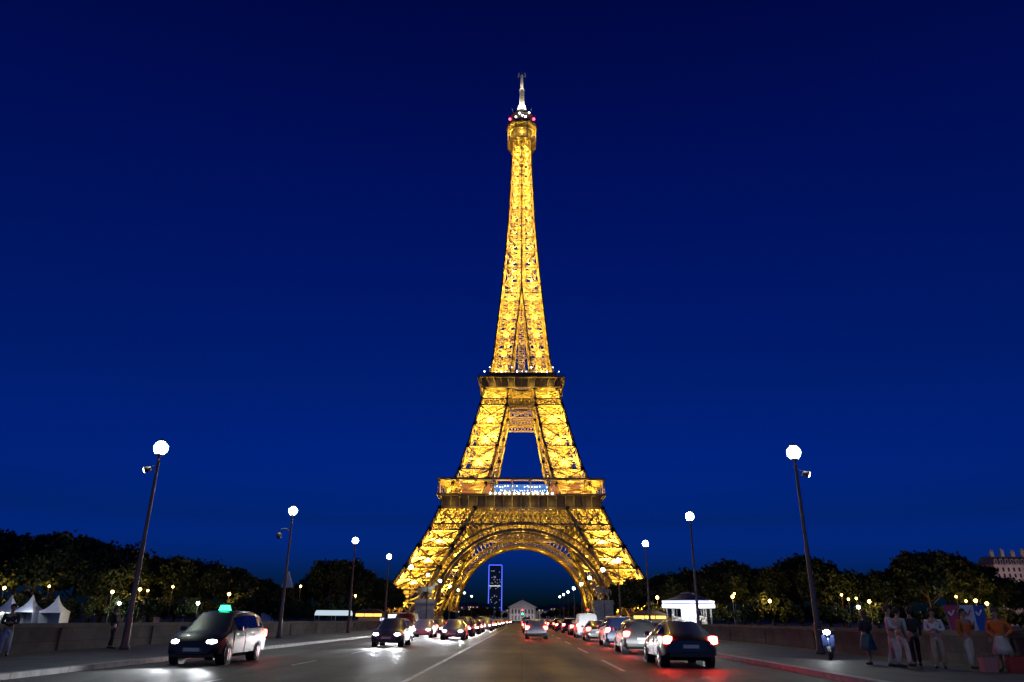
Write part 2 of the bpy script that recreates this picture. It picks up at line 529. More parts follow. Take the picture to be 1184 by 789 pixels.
tower = empty('lattice_tower', (-0.4, TOWER_Y, 0))
tag(tower, 'tall golden floodlit iron lattice tower with four arched legs at the end of the bridge', 'tower')
LV1 = [3.0, 12.5, 21.7, 30.6, 38.1]
LV1b = [38.1, 47.9]
LV2 = [54.4, 59.5, 67.0, 78.8, 90.0, 100.4]
LV2b = [100.4, 104.0, 109.8]
LV3 = [116.6, 127.0, 138.7, 149.1, 160.3, 171.2]
LV4 = [171.2, 181.5, 192.1, 201.7, 211.3, 219.8, 228.3, 236.0, 243.3, 250.0, 256.4, 262.4, 267.4]
for sx in (-1, 1):
    for sy in (-1, 1):
        B = MB()
        for z0, z1 in zip(LV1, LV1[1:]): leg_segment(B, sx, sy, z0, z1, 1.25, 0.34, 1.0, 6)
        for z0, z1 in zip(LV1b, LV1b[1:]): leg_segment(B, sx, sy, z0, z1, 1.2, 0.26, 0.7, 8)
        for z0, z1 in zip(LV2, LV2[1:]): leg_segment(B, sx, sy, z0, z1, 1.0, 0.2, 0.72, 6)
        for z0, z1 in zip(LV2b, LV2b[1:]): leg_segment(B, sx, sy, z0, z1, 0.95, 0.22, 0.5, 6, mid=False)
        leg = B.build('leg', IRON, tower)
        for ox in (Wf(0) + .6, If(0) - .6):
            for oy in (Wf(0) + .6, If(0) - .6):
                ft = MB()
                ft.add([(sx * ox + a * 2.6, sy * oy + b * 2.6, -0.02) for a, b in ((-1, -1), (1, -1), (1, 1), (-1, 1))] +
                       [(sx * ox * .985 + a * 1.7, sy * oy * .985 + b * 1.7, 3.2) for a, b in ((-1, -1), (1, -1), (1, 1), (-1, 1))],
                       [(0, 3, 2, 1), (4, 5, 6, 7), (0, 1, 5, 4), (1, 2, 6, 5), (2, 3, 7, 6), (3, 0, 4, 7)])
                ft.build('masonry_foot', STONE, leg)


def face_map(face):
    def m(u, z, depth=0.0):
        w = Wf(z) - depth
        return [V3(u, -w, z), V3(w, u, z), V3(-u, w, z), V3(-w, -u, z)][face]
    return m


def make_face_parts(face):
    fp = face_map(face)
    A = MB()
    R, ZC = 35.0, 2.0
    def ap(rad, t, dep): return fp(rad * math.cos(t), max(1.0, ZC + rad * math.sin(t)), dep)
    t0 = 0.09
    N = 60
    ts = np.linspace(t0, PI - t0, N + 1)
    for dep, full in ((0.0, True), (5.0, True)):
        for a, b in zip(ts, ts[1:]):
            A.beam(ap(R, a, dep), ap(R, b, dep), 0.7 if dep == 0 else .6, 0.55)
            A.beam(ap(R + 1.2, a, dep), ap(R + 1.2, b, dep), 0.3, 1.25)
            A.beam(ap(R + 4.5, a, dep), ap(R + 4.5, b, dep), 0.4, 0.65)
            if full:
                A.beam(ap(R + 1.8, a, dep), ap(R + 4.4, a, dep), 0.32)
                m_ = (a + b) / 2
                A.beam(ap(R + 3.9, a, dep), ap(R + 4.3, m_, dep), .25); A.beam(ap(R + 4.3, m_, dep), ap(R + 3.9, b, dep), .25)
    for i, (a, b) in enumerate(zip(ts, ts[1:])):                      # soffit lattice between the two ribs
        A.beam(ap(R, a, 0), ap(R, a, 5.0), 0.3)
        A.beam(ap(R + 4.5, a, 0), ap(R + 4.5, a, 5.0), 0.28)
        for dd in (1.2, 2.5, 3.8): A.beam(ap(R + .15, a, dd), ap(R + .15, b, dd), .45)
        A.beam(ap(R + 4.0, a, 2.5), ap(R + 4.0, b, 2.5), 1.6, .3)
        A.beam(ap(R + 1.6, a, 5.0), ap(R + 4.4, b, 5.0), .3); A.beam(ap(R + 1.6, b, 5.0), ap(R + 4.4, a, 5.0), .3)
        A.beam(ap(R + .1, a, 0.2), ap(R + .1, b, 4.8), 0.22); A.beam(ap(R + .1, b, 0.2), ap(R + .1, a, 4.8), 0.22)
        if True:
            A.beam(ap(R + .3, a, 0.2), ap(R + 4.3, a, 4.8), 0.22); A.beam(ap(R + 4.3, a, 0.2), ap(R + .3, a, 4.8), 0.22)
    # tall arcade between the arch and the girder above
    def lim(t):
        r_ = R + 5.0
        while r_ < R + 16:
            z = ZC + r_ * math.sin(t); u = abs(r_ * math.cos(t))
            if z > 40.3 or u > If(z) - .3: break
            r_ += .1
        return r_
    tt = np.linspace(0.30, PI - 0.30, 50)
    Ls = [lim(t) for t in tt]
    for i in range(len(tt) - 1):
        a, b = tt[i], tt[i + 1]
        La, Lb = Ls[i], Ls[i + 1]
        if La - (R + 5) > 0.7:
            A.beam(ap(R + 4.8, a, 0), ap(La, a, 0), 0.42)
        L_ = min(La, Lb)
        if L_ - (R + 5) > 1.6:
            rr = L_ * (b - a) / 2
            pts = [ap(L_ - rr * (1 - math.sin(PI * k / 6)), (a + b) / 2 - (b - a) / 2 * math.cos(PI * k / 6), 0) for k in range(7)]
            for p, q in zip(pts, pts[1:]): A.beam(p, q, 1.5, .35)
    A.build('arch', IRON, tower)
    # girder band across the face below the first platform
    G = MB()
    for dep in (0.0, 13.5):
        z0, z1 = 40.7, 47.9
        n = 18
        for z, h in ((40.7, .8), (47.9, .7), (44.3, .25)):
            w = Wf(z)
            G.beam(fp(-w + dep, z, dep), fp(w - dep, z, dep), 0.5, h)
        for i in range(n + 1):
            f = -1 + 2 * i / n
            G.beam(fp(f * (Wf(z0) - dep), z0, dep), fp(f * (Wf(z1) - dep), z1, dep), 0.42)
            if i < n:
                g_ = -1 + 2 * (i + 1) / n
                hm = (z0 + z1) / 2; fm = (f + g_) / 2
                X = lambda ff, zz: fp(ff * (Wf(zz) - dep), zz, dep)
                G.beam(X(f, z0), X(g_, z1), .34); G.beam(X(g_, z0), X(f, z1), .34)
                for p, q in (((f, hm), (fm, z1)), ((fm, z1), (g_, hm)), ((g_, hm), (fm, z0)), ((fm, z0), (f, hm))):
                    G.beam(X(*p), X(*q), .28)
        # narrow lower band over the legs only
        for s in (-1, 1):
            z0b, z1b = 38.1, 40.3
            G.beam(fp(s * (If(z0b)), z0b, dep), fp(s * (Wf(z0b) - dep), z0b, dep), .45, .5)
            n2 = 12
            for i in range(n2):
                q0 = If(z0b) + (Wf(z0b) - dep - If(z0b)) * i / n2; q1 = If(z0b) + (Wf(z0b) - dep - If(z0b)) * (i + 1) / n2
                G.beam(fp(s * q0, z0b, dep), fp(s * q1, z1b, dep), .26); G.beam(fp(s * q1, z0b, dep), fp(s * q0, z1b, dep), .26)
    G.build('lattice_girder', IRON, tower)
    # ties between the legs under the second platform
    T = MB()
    for dep in (0.0, 12.5):
        for z0, z1, ww in ((100.6, 103.8, None), (97.2, 99.8, 1)):
            if ww is None:
                if dep: continue
                lo, hi = -Wf(z0), Wf(z0)
            else: lo, hi = -If(z0) , If(z0)
            n = int((hi - lo) / 1.6)
            T.beam(fp(lo, z0, dep), fp(hi, z0, dep), .4, .45); T.beam(fp(lo, z1, dep), fp(hi, z1, dep), .4, .45)
            for i in range(n):
                a, b = lo + (hi - lo) * i / n, lo + (hi - lo) * (i + 1) / n
                T.beam(fp(a, z0, dep), fp(b, z1, dep), .24); T.beam(fp(b, z0, dep), fp(a, z1, dep), .24)
    # braced centre bay under the second platform
    for z0, z1 in ((104, 109.8),):
        panel(T, fp(-If(z0), z0), fp(If(z0), z0), fp(If(z1), z1), fp(-If(z1), z1), .22, .5, 6)
    T.build('tie_girder', IRON, tower)


for f in range(4): make_face_parts(f)


def ring_slab(B, half, hole, z0, z1, mi=0):
    B.box(-half, half, -half, -hole, z0, z1, mi); B.box(-half, half, hole, half, z0, z1, mi)
    B.box(-half, -hole, -hole + .003, hole - .003, z0, z1, mi); B.box(hole, half, -hole + .003, hole - .003, z0, z1, mi)


def rot4(p, face):
    x, y, z = p
    return [(x, y, z), (-y, x, z), (-x, -y, z), (y, -x, z)][face]


# first platform
B = MB()
ring_slab(B, 37.7, 13.0, 53.5, 54.2)
for f in range(4):
    for k in range(19):                                  # brackets that carry the gallery edge
        u = -35.6 + 71.2 * k / 18
        B.beam(rot4((u, -36.05, 48.5), f), rot4((u, -36.2, 52.0), f), .35, .5)
        B.beam(rot4((u, -36.2, 52.0), f), rot4((u, -37.4, 53.4), f), .35, .5)
    for u in np.linspace(-30, 30, 11):                   # joists under the floor
        B.beam(rot4((u, -34, 52.6), f), rot4((u, -13.5, 52.6), f), .5, 1.6)
    for yy in (-14, -20, -27):
        B.beam(rot4((-33, yy, 52.8), f), rot4((33, yy, 52.8), f), .4, 1.3)
    B.beam(rot4((-37.9, -37.85, 53.85), f), rot4((37.9, -37.85, 53.85), f), .35, .9)
    B.beam(rot4((-36.1, -36.15, 48.25), f), rot4((36.1, -36.15, 48.25), f), .6, .55)
p1 = B.build('first_platform', IRON, tower)
B = MB()
for f in range(4):
    x0, x1, y0, y1 = -35.7, 35.7, -35.75, -35.4
    vs = [rot4(p, f) for p in ((x0, y0, 48.5), (x1, y0, 48.5), (x1, y1, 48.5), (x0, y1, 48.5), (x0, y0, 53.49), (x1, y0, 53.49), (x1, y1, 53.49), (x0, y1, 53.49))]
    B.add(vs, [(0, 3, 2, 1), (4, 5, 6, 7), (0, 1, 5, 4), (1, 2, 6, 5), (2, 3, 7, 6), (3, 0, 4, 7)])
B.build('frieze', IRON_DARK, p1)
B = MB()
for f in range(4):
    for k in range(10):
        u = -37.2 + 74.4 * k / 9
        for du in (-.42, .42):
            B.beam(rot4((u + du, -37.3, 54.2), f), rot4((u + du, -37.3, 60.5), f), .2)
        B.beam(rot4((u - .7, -37.3, 60.1), f), rot4((u + .7, -37.3, 60.1), f), .25, .5)
        B.beam(rot4((u, -37.3, 59.9), f), rot4((u, -31.5, 60.6), f), .3)
        B.beam(rot4((u, -31.6, 54.2), f), rot4((u, -31.6, 60.6), f), .28)
    B.beam(rot4((-37.7, -37.5, 61.0), f), rot4((37.7, -37.5, 61.0), f), .5, 1.0)
ring_slab(B, 37.2, 31.0, 61.0, 61.35)
B.build('gallery', IRON, p1)
B = MB()
for f in range(4):
    for z in (54.6, 55.0, 55.4): B.beam(rot4((-37.6, -37.75, z), f), rot4((37.6, -37.75, z), f), .07)
    for u in np.linspace(-37.6, 37.6, 95): B.beam(rot4((u, -37.75, 54.2), f), rot4((u, -37.75, 55.4), f), .06)
B.build('railing', IRON, p1)
HALL = mat('blue_lit_hall_glass', (0.05, 0.1, 0.2), 0.15, emit=(0.02, 0.20, 0.72), es=0.9, light=False)
hall = MB(); hall.box(-12.6, 12.6, -28.5, -20.0, 54.21, 59.9)
h_o = hall.build('glass_hall', HALL, p1)
hf = MB()
for u in np.linspace(-12.6, 12.6, 13): hf.beam((u, -28.6, 54.2), (u, -28.6, 60), .16)
for z in (56.2, 58.2, 59.9): hf.beam((-12.7, -28.62, z), (12.7, -28.62, z), .16)
hf.build('hall_frame', IRON_DARK, h_o)
for k in range(22):
    for z, q in ((55.6, .24), (57.0, .16), (58.9, .2)):
        u = -12 + 24 * k / 21 + random.uniform(-.3, .3)
        if random.random() < .75:
            hd = MB(); hd.lathe([(0.02, -q), (q, 0), (0.02, q)], 8, (u, -28.75, z + random.uniform(-.3, .3))); hd.build('hall_lamp', WHITE_BULB, h_o)
SIDEHALL = mat('warm_lit_hall_glass', (0.25, 0.12, 0.08), 0.3, emit=(0.9, 0.28, 0.10), es=0.35, light=False, noise=.4)
for s in (-1, 1):
    sh = MB(); sh.box(min(s * 14.6, s * 27.5), max(s * 14.6, s * 27.5), -29.5, -19, 54.21, 59.7)
    sh.build('side_hall', SIDEHALL, p1)
for k in range(14):
    lm = MB(); lm.lathe([(.05, -.42), (.34, -.25), (.44, 0), (.34, .25), (.05, .42)], 10, (-13.8 + 27.6 * k / 13 + .1 * (k % 2), -38.35, 54.3))
    lm.build('deck_lamp', WHITE_BULB, p1)

# second platform
B = MB()
ring_slab(B, 21.7, 5.0, 114.6, 115.2)
for f in range(4):
    B.beam(rot4((-22.0, -21.85, 114.75), f), rot4((22.0, -21.85, 114.75), f), .35, .75)
    for k in range(13):
        u = -19.4 + 38.8 * k / 12
        B.beam(rot4((u, -20.1, 110.0), f), rot4((u * 1.02, -20.2, 112.6), f), .28, .4)
        B.beam(rot4((u * 1.02, -20.2, 112.6), f), rot4((u * 1.1, -21.6, 114.5), f), .28, .4)
    for k in range(9):                                    # flared corner ribs
        z = 104.6 + k * 1.15
        w0 = 19.5 - .0 * k; w1 = 19.9 + (z - 104.6) * .19
        B.beam(rot4((-w1, -w1, z), f), rot4((-w0 + .6, -w0 + .2, z + .5), f), .22, .3)
    B.beam(rot4((-19.6, -19.6, 104.0), f), rot4((-21.9, -21.9, 114.6), f), .5, .5)
    B.beam(rot4((-19.7, -19.75, 109.9), f), rot4((19.7, -19.75, 109.9), f), .45, .5)
    for u in np.linspace(-17, 17, 9): B.beam(rot4((u, -19, 113.9), f), rot4((u, -5, 113.9), f), .4, 1.2)
p2 = B.build('second_platform', IRON, tower)
B = MB()
for f in range(4):
    vs = [rot4(p, f) for p in ((-19.6, -19.75, 110.1), (19.6, -19.75, 110.1), (19.6, -19.4, 110.1), (-19.6, -19.4, 110.1),
                               (-19.6, -19.75, 114.5), (19.6, -19.75, 114.5), (19.6, -19.4, 114.5), (-19.6, -19.4, 114.5))]
    B.add(vs, [(0, 3, 2, 1), (4, 5, 6, 7), (0, 1, 5, 4), (1, 2, 6, 5), (2, 3, 7, 6), (3, 0, 4, 7)])
B.build('frieze', IRON_DARK, p2)
B = MB()
ring_slab(B, 17.6, 11.0, 118.0, 118.4)
for f in range(4):
    for u in np.linspace(-17, 17, 11): B.beam(rot4((u, -17.2, 115.2), f), rot4((u, -17.2, 118.0), f), .25)
    for z in (116.0, 116.6): B.beam(rot4((-21.5, -21.6, z), f), rot4((21.5, -21.6, z), f), .08)
    for u in np.linspace(-21.5, 21.5, 50): B.beam(rot4((u, -21.6, 115.2), f), rot4((u, -21.6, 116.7), f), .07)
    B.beam(rot4((-17.5, -17.5, 119.3), f), rot4((17.5, -17.5, 119.3), f), .1)
B.build('upper_gallery', IRON_DARK, p2)
B = MB(); B.box(-12.5, 12.5, -15.5, -13.5, 115.21, 117.98)
B.build('kiosk', IRON_DARK, p2)
for k in range(15):
    u = -18.5 + 37 * k / 14
    lm = MB(); s_ = .2 if k % 3 else .32
    lm.lathe([(.04, -s_), (s_ * .8, -s_ * .6), (s_, 0), (s_ * .8, s_ * .6), (.04, s_)], 8, (u + random.uniform(-.5, .5), -17.9, 118.7 + (k % 4 == 1) * 2.2))
    lm.build('deck_lamp', WHITE_BULB, p2)

# shaft above the second platform
B = MB()
for z0, z1 in zip(LV3, LV3[1:]):
    for sx in (-1, 1):
        for sy in (-1, 1):
            leg_segment(B, sx, sy, z0, z1, 0.7, 0.13, 0.50, 6, mid=False)
    for f in range(4):
        fp = face_map(f)
        if If(z0) > .6:
            panel(B, fp(-If(z0), z0), fp(If(z0), z0), fp(If(z1) + .02, z1), fp(-If(z1) - .02, z1), .18, .4, 5, gus=If(z0) > 1.5)
for z0, z1 in zip(LV4, LV4[1:]):
    for f in range(4):
        fp = face_map(f)
        w0, w1 = Wf(z0), Wf(z1)
        for u in (-1, 0):
            B.beam(fp(u * w0, z0), fp(u * w1, z1), 0.7 if u else .6)
            panel(B, fp(u * w0, z0), fp((u + 1) * w0, z0), fp((u + 1) * w1, z1), fp(u * w1, z1), .26, .42, 6, gus=True, mid=True)
        B.beam(fp(0, z1 - .6), fp(0, z1 + .6), 1.25)
        B.beam(fp(-w1, z1 - .5), fp(-w1, z1 + .5), 1.0)
        B.beam(fp(-w1, z1), fp(w1, z1), .4)
    P = [np.array(face_map(f)(-Wf(z1), z1)) for f in range(4)]
    B.beam(P[0], P[2], .3); B.beam(P[1], P[3], .3)
    for zz in (z0 + (z1 - z0) / 3, z0 + (z1 - z0) * 2 / 3):
        for f in range(4):
            q_ = [face_map(f)(k * Wf(zz) * .5, zz, Wf(zz) * .45) for k in (-1, 0, 1)]
            B.beam(q_[0], q_[2], .26); B.beam(q_[1], face_map(f)(-Wf(z1) * .9, z1, .3), .22); B.beam(q_[1], face_map(f)(Wf(z1) * .9, z1, .3), .22)
    zm = (z0 + z1) / 2; P = [np.array(face_map(f)(0, zm)) for f in range(4)]
    for i in range(4): B.beam(P[i], P[(i + 1) % 4], .28)
for x, y in ((-1.6, -1.6), (1.6, -1.6), (1.6, 1.6), (-1.6, 1.6)):     # lift cage
    B.beam((x, y, 116), (x, y, 267), .35)
z = 116.0; k = 0
C4 = [(-1.6, -1.6), (1.6, -1.6), (1.6, 1.6), (-1.6, 1.6)]
while z < 266:
    for i in range(4):
        a, b = C4[i], C4[(i + 1) % 4]
        B.beam((*a, z), (*b, z), .3)
        B.beam((*a, z), (*b, z + 2.5), .22)
    z += 2.5
B.build('spire_shaft', IRON, tower)

# summit cabin, eight-sided
def octo(B, prof, off=PI / 8):
    """closed eight-sided body from (apothem, z) rings"""
    vs = []; n = 8; q = 1 / math.cos(PI / 8)
    for r_, z in prof:
        for k in range(n):
            a_ = off + 2 * PI * k / n; vs.append((r_ * q * math.cos(a_), r_ * q * math.sin(a_), z))
    fs = [(i * n + k, i * n + (k + 1) % n, (i + 1) * n + (k + 1) % n, (i + 1) * n + k) for i in range(len(prof) - 1) for k in range(n)]
    fs += [tuple(range(n - 1, -1, -1)), tuple((len(prof) - 1) * n + k for k in range(n))]
    return B.add(vs, fs)


B = MB()
q8 = 1 / math.cos(PI / 8)
ov = lambda r_, k, z: (r_ * q8 * math.cos(PI / 8 + k * PI / 4), r_ * q8 * math.sin(PI / 8 + k * PI / 4), z)
for k in range(8):
    for t_ in (0, .33, .67):
        lo = np.array(ov(5.9, k, 263.6)) * (1 - t_) + np.array(ov(5.9, k + 1, 263.6)) * t_
        hi = np.array(ov(8.3, k, 269.0)) * (1 - t_) + np.array(ov(8.3, k + 1, 269.0)) * t_
        B.beam(lo, hi, .3, .5)
        up = hi.copy(); up[2] = 279.6
        B.beam(hi, up, .5 if t_ == 0 else .22)
    for z_, w_, h_ in ((269.0, .5, .8), (271.3, .18, .25), (275.6, .2, .25), (279.8, .6, .8)):
        B.beam(ov(8.35, k, z_), ov(8.35, k + 1, z_), w_, h_)
    for j in range(3):
        p_ = np.array(ov(8.35, k, 0)); d_ = np.array(ov(8.35, k + 1, 0)) - p_
        A_ = p_ + d_ * j / 3; C_ = p_ + d_ * (j + 1) / 3
        B.beam((A_[0], A_[1], 269.4), (C_[0], C_[1], 271.2), .14); B.beam((C_[0], C_[1], 269.4), (A_[0], A_[1], 271.2), .14)
octo(B, [(8.2, 268.7), (8.2, 269.1)])
cab = B.build('summit_cabin', IRON, tower)
B = MB(); octo(B, [(5.6, 269.11), (5.6, 279.4)]); B.build('cabin_core', IRON_DARK, cab)
B = MB(); B.lathe([(8.9, 280.2), (9.4, 280.4), (9.4, 282.0), (7.2, 282.2), (6.6, 283.5), (6.6, 287.6), (7.4, 288.0), (7.4, 288.6), (5.6, 289.0), (4.6, 291.6), (3.2, 293.6), (1.8, 294.2)], 12, smooth=False)
B.build('upper_cabin', IRON_DARK, cab)
for k in range(24):
    a = 2 * PI * k / 24
    B = MB(); B.beam((9.2 * math.cos(a), 9.2 * math.sin(a), 282), (9.0 * math.cos(a), 9.0 * math.sin(a), 284.2), .12); B.build('guard_post', IRON, cab)
    if k % 3 == 0:
        B = MB(); B.beam((7.3 * math.cos(a), 7.3 * math.sin(a), 288.5), (8.6 * math.cos(a), 8.6 * math.sin(a), 291.5), .25); B.build('aerial', IRON, cab)
RED_BULB = mat('red_beacon_glass', (.6, .05, .05), .3, emit=(1, .06, .12), es=7, light=False)
for x in (-7.2, 7.2):
    B = MB(); B.lathe([(.1, -.8), (.8, -.4), (.8, .4), (.1, .8)], 8, (x, -3.2, 285.6)); B.build('red_beacon', RED_BULB, cab)
for x, z in ((0.3, 285.6), (-1.4, 287.2), (2.2, 284.6), (-3.6, 284.4), (4.4, 287.4)):
    B = MB(); B.lathe([(.05, -.5), (.5, -.2), (.5, .2), (.05, .5)], 8, (x, -6.9, z)); B.build('cabin_lamp', WHITE_BULB, cab)
LANT = mat('lantern_glass', (.9, .85, .6), .3, emit=(1, .88, .45), es=6, light=False)
B = MB(); B.lathe([(2.4, 294.2), (2.6, 295.0), (2.2, 297.6), (1.4, 298.4)], 10); B.build('beacon_lantern', LANT, cab)
# antenna mast
B = MB()
for sx in (-1, 1):
    for sy in (-1, 1):
        B.beam((sx * 1.35, sy * 1.35, 297), (sx * 1.05, sy * 1.05, 309), .4)
        B.beam((sx * .65, sy * .65, 309), (sx * .6, sy * .6, 320), .35)
for i in range(8):
    z = 297.5 + i * 1.45
    for f in range(4): B.beam(rot4((-1.25, -1.25, z), f), rot4((1.25, -1.25, z + 1.3), f), .3)
for i in range(8):
    z = 309 + i * 1.4
    for f in range(4): B.beam(rot4((-.6, -.6, z), f), rot4((.6, -.6, z + 1.2), f), .22)
B.lathe([(1.5, 309), (1.8, 309.3), (1.8, 309.9), (1.0, 310.3)], 10)
B.beam((0, 0, 297), (0, 0, 321), .55)
for f in range(4):
    B.beam(rot4((0, 0, 320.6), f), rot4((0, -2.3, 321.2), f), .4); B.beam(rot4((0, -2.2, 320.4), f), rot4((0, -1.8, 323.6), f), .7)
B.beam((0, 0, 320), (0, 0, 324), .5)
B.build('antenna_mast', mat('pale_mast_iron', (.5, .46, .38), .5), tower)

# floodlights: sodium projectors standing inside the lattice, each with its lamp
FB = MB()
FB.box(-.45, .45, -.45, .45, -.35, .2); FB.box(-.38, .38, -.38, .38, .203, .36, 1)
flood_me = FB.mesh('floodlight'); flood_me.materials.append(IRON_DARK); flood_me.materials.append(FLOOD)
NFL = 0
def area_up(name, loc, power, col, size, parent):
    l = bpy.data.lights.new(name, 'AREA'); l.shape = 'DISK'; l.size = size
    l.energy = power; l.color = col
    o = bpy.data.objects.new(name, l); COL.objects.link(o)
    o.location = loc; o.rotation_euler = (PI, 0, 0); o.parent = parent
    return o


def flood(p, power, vis=True, rad=.5, size=4.0):
    global NFL
    if vis:
        o = bpy.data.objects.new('floodlight', flood_me); COL.objects.link(o); o.parent = tower; o.location = p
        NFL += 1
        area_up('sodium_lamp', (0, 0, .75), power, SODIUM, size, o)
    else:
        plight('sodium_lamp', p, power, SODIUM, rad, tower)

KF = 12.0
LEGK = 0.6
for sx in (-1, 1):
    for sy in (-1, 1):
        for lv, pw in ((LV1, 7200), (LV1b, 1000), (LV2, 3000), (LV2b[1:], 800)):
            for z0, z1 in zip(lv, lv[1:]):
                z = z0 + (z1 - z0) * .22
                c = (Wf(z) + If(z)) / 2
                o_ = (Wf(z) - If(z)) * .12
                flood((sx * (c + random.uniform(-o_, o_)), sy * (c + random.uniform(-o_, o_)), z), pw * KF * LEGK * random.uniform(.85, 1.2), size=(Wf(z) - If(z)) * .55)
for i, (z0, z1) in enumerate(zip(LV3, LV3[1:])):
    z = z0 + (z1 - z0) * .2
    c = (Wf(z) + If(z)) / 2
    for sx in (-1, 1):
        for sy in (-1, 1): flood((sx * c, sy * c, z), 1050 * KF * LEGK * random.uniform(.85, 1.2), vis=True, size=(Wf(z) - If(z)) * .5)
for i, (z0, z1) in enumerate(zip(LV4, LV4[1:])):
    z = (z0 + z1) / 2 - 1.0
    c = Wf(z) * .52
    for sx in (-1, 1):
        for sy in (-1, 1): flood((sx * c, sy * c, z), 650 * KF * (c / 4.0) ** 1.3 * random.uniform(.8, 1.2), vis=False, rad=.3)
# under the first platform, along the arches, in the gallery, in the friezes
for s in (-1, 1):
    for u in (-26, -13, 0, 13, 26):
        flood((u, s * 34.0, 46.0), 330 * KF, False); flood((s * 34.0, u, 46.0), 300 * KF, False)
    for u in (-32, -20, -7, 7, 20, 32):
        flood((u, s * 34.5, 57.0), 190 * KF, False); flood((s * 34.5, u, 57.0), 190 * KF, False)
    for t in np.linspace(.25, PI - .25, 9):
        for sgn in (1,):
            u, z = 35.8 * math.cos(t), 2 + 35.8 * math.sin(t)
            flood((u, s * (Wf(z) - 2.5), z), 300 * KF, False); flood((s * (Wf(z) - 2.5), u, z), 300 * KF, False)
    for u in (-14, -5, 5, 14):
        flood((u, s * 18.2, 106.5), 150 * KF, False); flood((s * 18.2, u, 106.5), 150 * KF, False)
        flood((u, s * 21.6, 111.2), 30 * KF, False); flood((s * 21.6, u, 111.2), 30 * KF, False)
    for u in np.linspace(-31, 31, 8):
        flood((u, s * 38.6, 50.0), 20 * KF, False); flood((s * 38.6, u, 50.0), 20 * KF, False)
    for x in (-6.8, 0, 6.8):
        flood((x, s * 6.8, 274.5), 230 * KF, False, .2)
for s in (-1, 1): flood((s * 6.8, 0, 274.5), 230 * KF, False, .2)
for z, d in ((299.5, 3.0), (312, 2.6)):
    for f in range(2): plight('mast_lamp', ((-1, 1)[f] * 2.0, -d, z), 900, (1.0, .93, .7), .2, tower)
for z_, p_ in ((119, 260), (129, 260), (141, 220), (153, 160), (165, 110)):
    for f in range(4): flood(tuple(rot4((0, -If(z_) - .6, z_), f)), p_ * KF * .35, False, .4)
# ------------------------------------------------------------------ trees
def make_leaf_mat(name, c1, c2):
    m = mat(name, c1, 0.55, col2=c2, nscale=0.5, spec=0.3)
    return m


LEAF = make_leaf_mat('dark_green_leaves', (0.030, 0.044, 0.014), (0.013, 0.021, 0.008))
BARK = mat('dark_bark', (0.07, 0.055, 0.04), 0.9, noise=.3, nscale=3)


def leaf_cloud(nclump, per, rx, rz, zc, leaf, seed, shell=.55, flat=.75):
    g = np.random.default_rng(seed)
    C = []
    lob = g.normal(size=(7, 3)); lob /= np.linalg.norm(lob, axis=1, keepdims=True); lob[:, 2] = np.abs(lob[:, 2]) * .8 - .1
    amp = g.uniform(.75, 1.12, 7)
    while len(C) < nclump:
        d = g.normal(size=3); d /= np.linalg.norm(d)
        if d[2] < -.55: continue
        w = np.clip((lob @ d), 0, 1) ** 3
        k = .78 + .3 * float((w * amp).max())
        r = k * (shell + (1 - shell) * g.random() ** .6)
        C.append((d[0] * rx * r, d[1] * rx * r, zc + d[2] * rz * r))
    C = np.array(C)
    n = nclump * per
    cr = np.repeat(g.uniform(.55, 1.15, nclump), per) * rx * .26
    P = np.repeat(C, per, 0) + (g.normal(size=(n, 3)) * np.array([1, 1, flat]) * .55) * cr[:, None]
    a = g.normal(size=(n, 3)); a /= np.linalg.norm(a, axis=1, keepdims=True)
    b = g.normal(size=(n, 3)); b = np.cross(a, b); b /= np.linalg.norm(b, axis=1, keepdims=True)
    s = leaf * g.uniform(.6, 1.3, n)[:, None]
    V = np.stack([P - a * s, P + b * s * .55, P + a * s, P - b * s * .55], 1).reshape(-1, 3)
    F = np.arange(4 * n).reshape(-1, 4)
    return V, F


def cloud_mesh(name, *args, **kw):
    V, F = leaf_cloud(*args, **kw)
    me = bpy.data.meshes.new(name)
    me.vertices.add(len(V)); me.vertices.foreach_set('co', V.ravel())
    me.loops.add(len(F) * 4); me.loops.foreach_set('vertex_index', F.ravel().astype(np.int32))
    me.polygons.add(len(F)); me.polygons.foreach_set('loop_start', (np.arange(len(F)) * 4).astype(np.int32))
    me.update(calc_edges=True)
    me.materials.append(LEAF)
    return me


def trunk_mesh(seed, H):
    q = random.Random(seed)
    B = MB()
    B.tube([(0, 0, -.1), (.02, 0, H * .12), (q.uniform(-.1, .1), 0, H * .3), (q.uniform(-.2, .2), q.uniform(-.2, .2), H * .55), (q.uniform(-.3, .3), .1, H * .85)],
           [H * .030, H * .022, H * .018, H * .012, H * .004], 8)
    for k in range(7):
        a = q.uniform(0, 2 * PI); z = H * q.uniform(.25, .5); r = H * q.uniform(.18, .3)
        B.tube([(0, 0, z), (r * .45 * math.cos(a), r * .45 * math.sin(a), z + H * .1), (r * math.cos(a), r * math.sin(a), z + H * q.uniform(.18, .3))],
               [H * .010, H * .007, H * .003], 6)
    m = B.mesh('trunk'); m.materials.append(BARK)
    return m


TREES = []
for v in range(5):
    H = 10.0
    rx = (3.6, 3.1, 4.0, 3.3, 2.7)[v]; rz = (3.9, 4.3, 3.6, 4.1, 4.4)[v]
    TREES.append((cloud_mesh('crown', 70, 150, rx, rz, H - rz * 1.0, .30, 100 + v), trunk_mesh(v, H)))
SHRUBS = [cloud_mesh('foliage', 34, 120, 1.5, 1.35, 1.25, .14, 300 + v, shell=.3) for v in range(3)]


def tree(p, H, v, rz, label, group):
    e = empty('tree', (p[0], p[1], 0), rz)
    s = H / 10.0
    e.scale = (s * random.uniform(.92, 1.1),) * 2 + (s,)
    c, t = TREES[v % 5]
    link('crown', c, None, e); link('trunk', t, None, e)
    tag(e, label, 'tree', group)
    return e


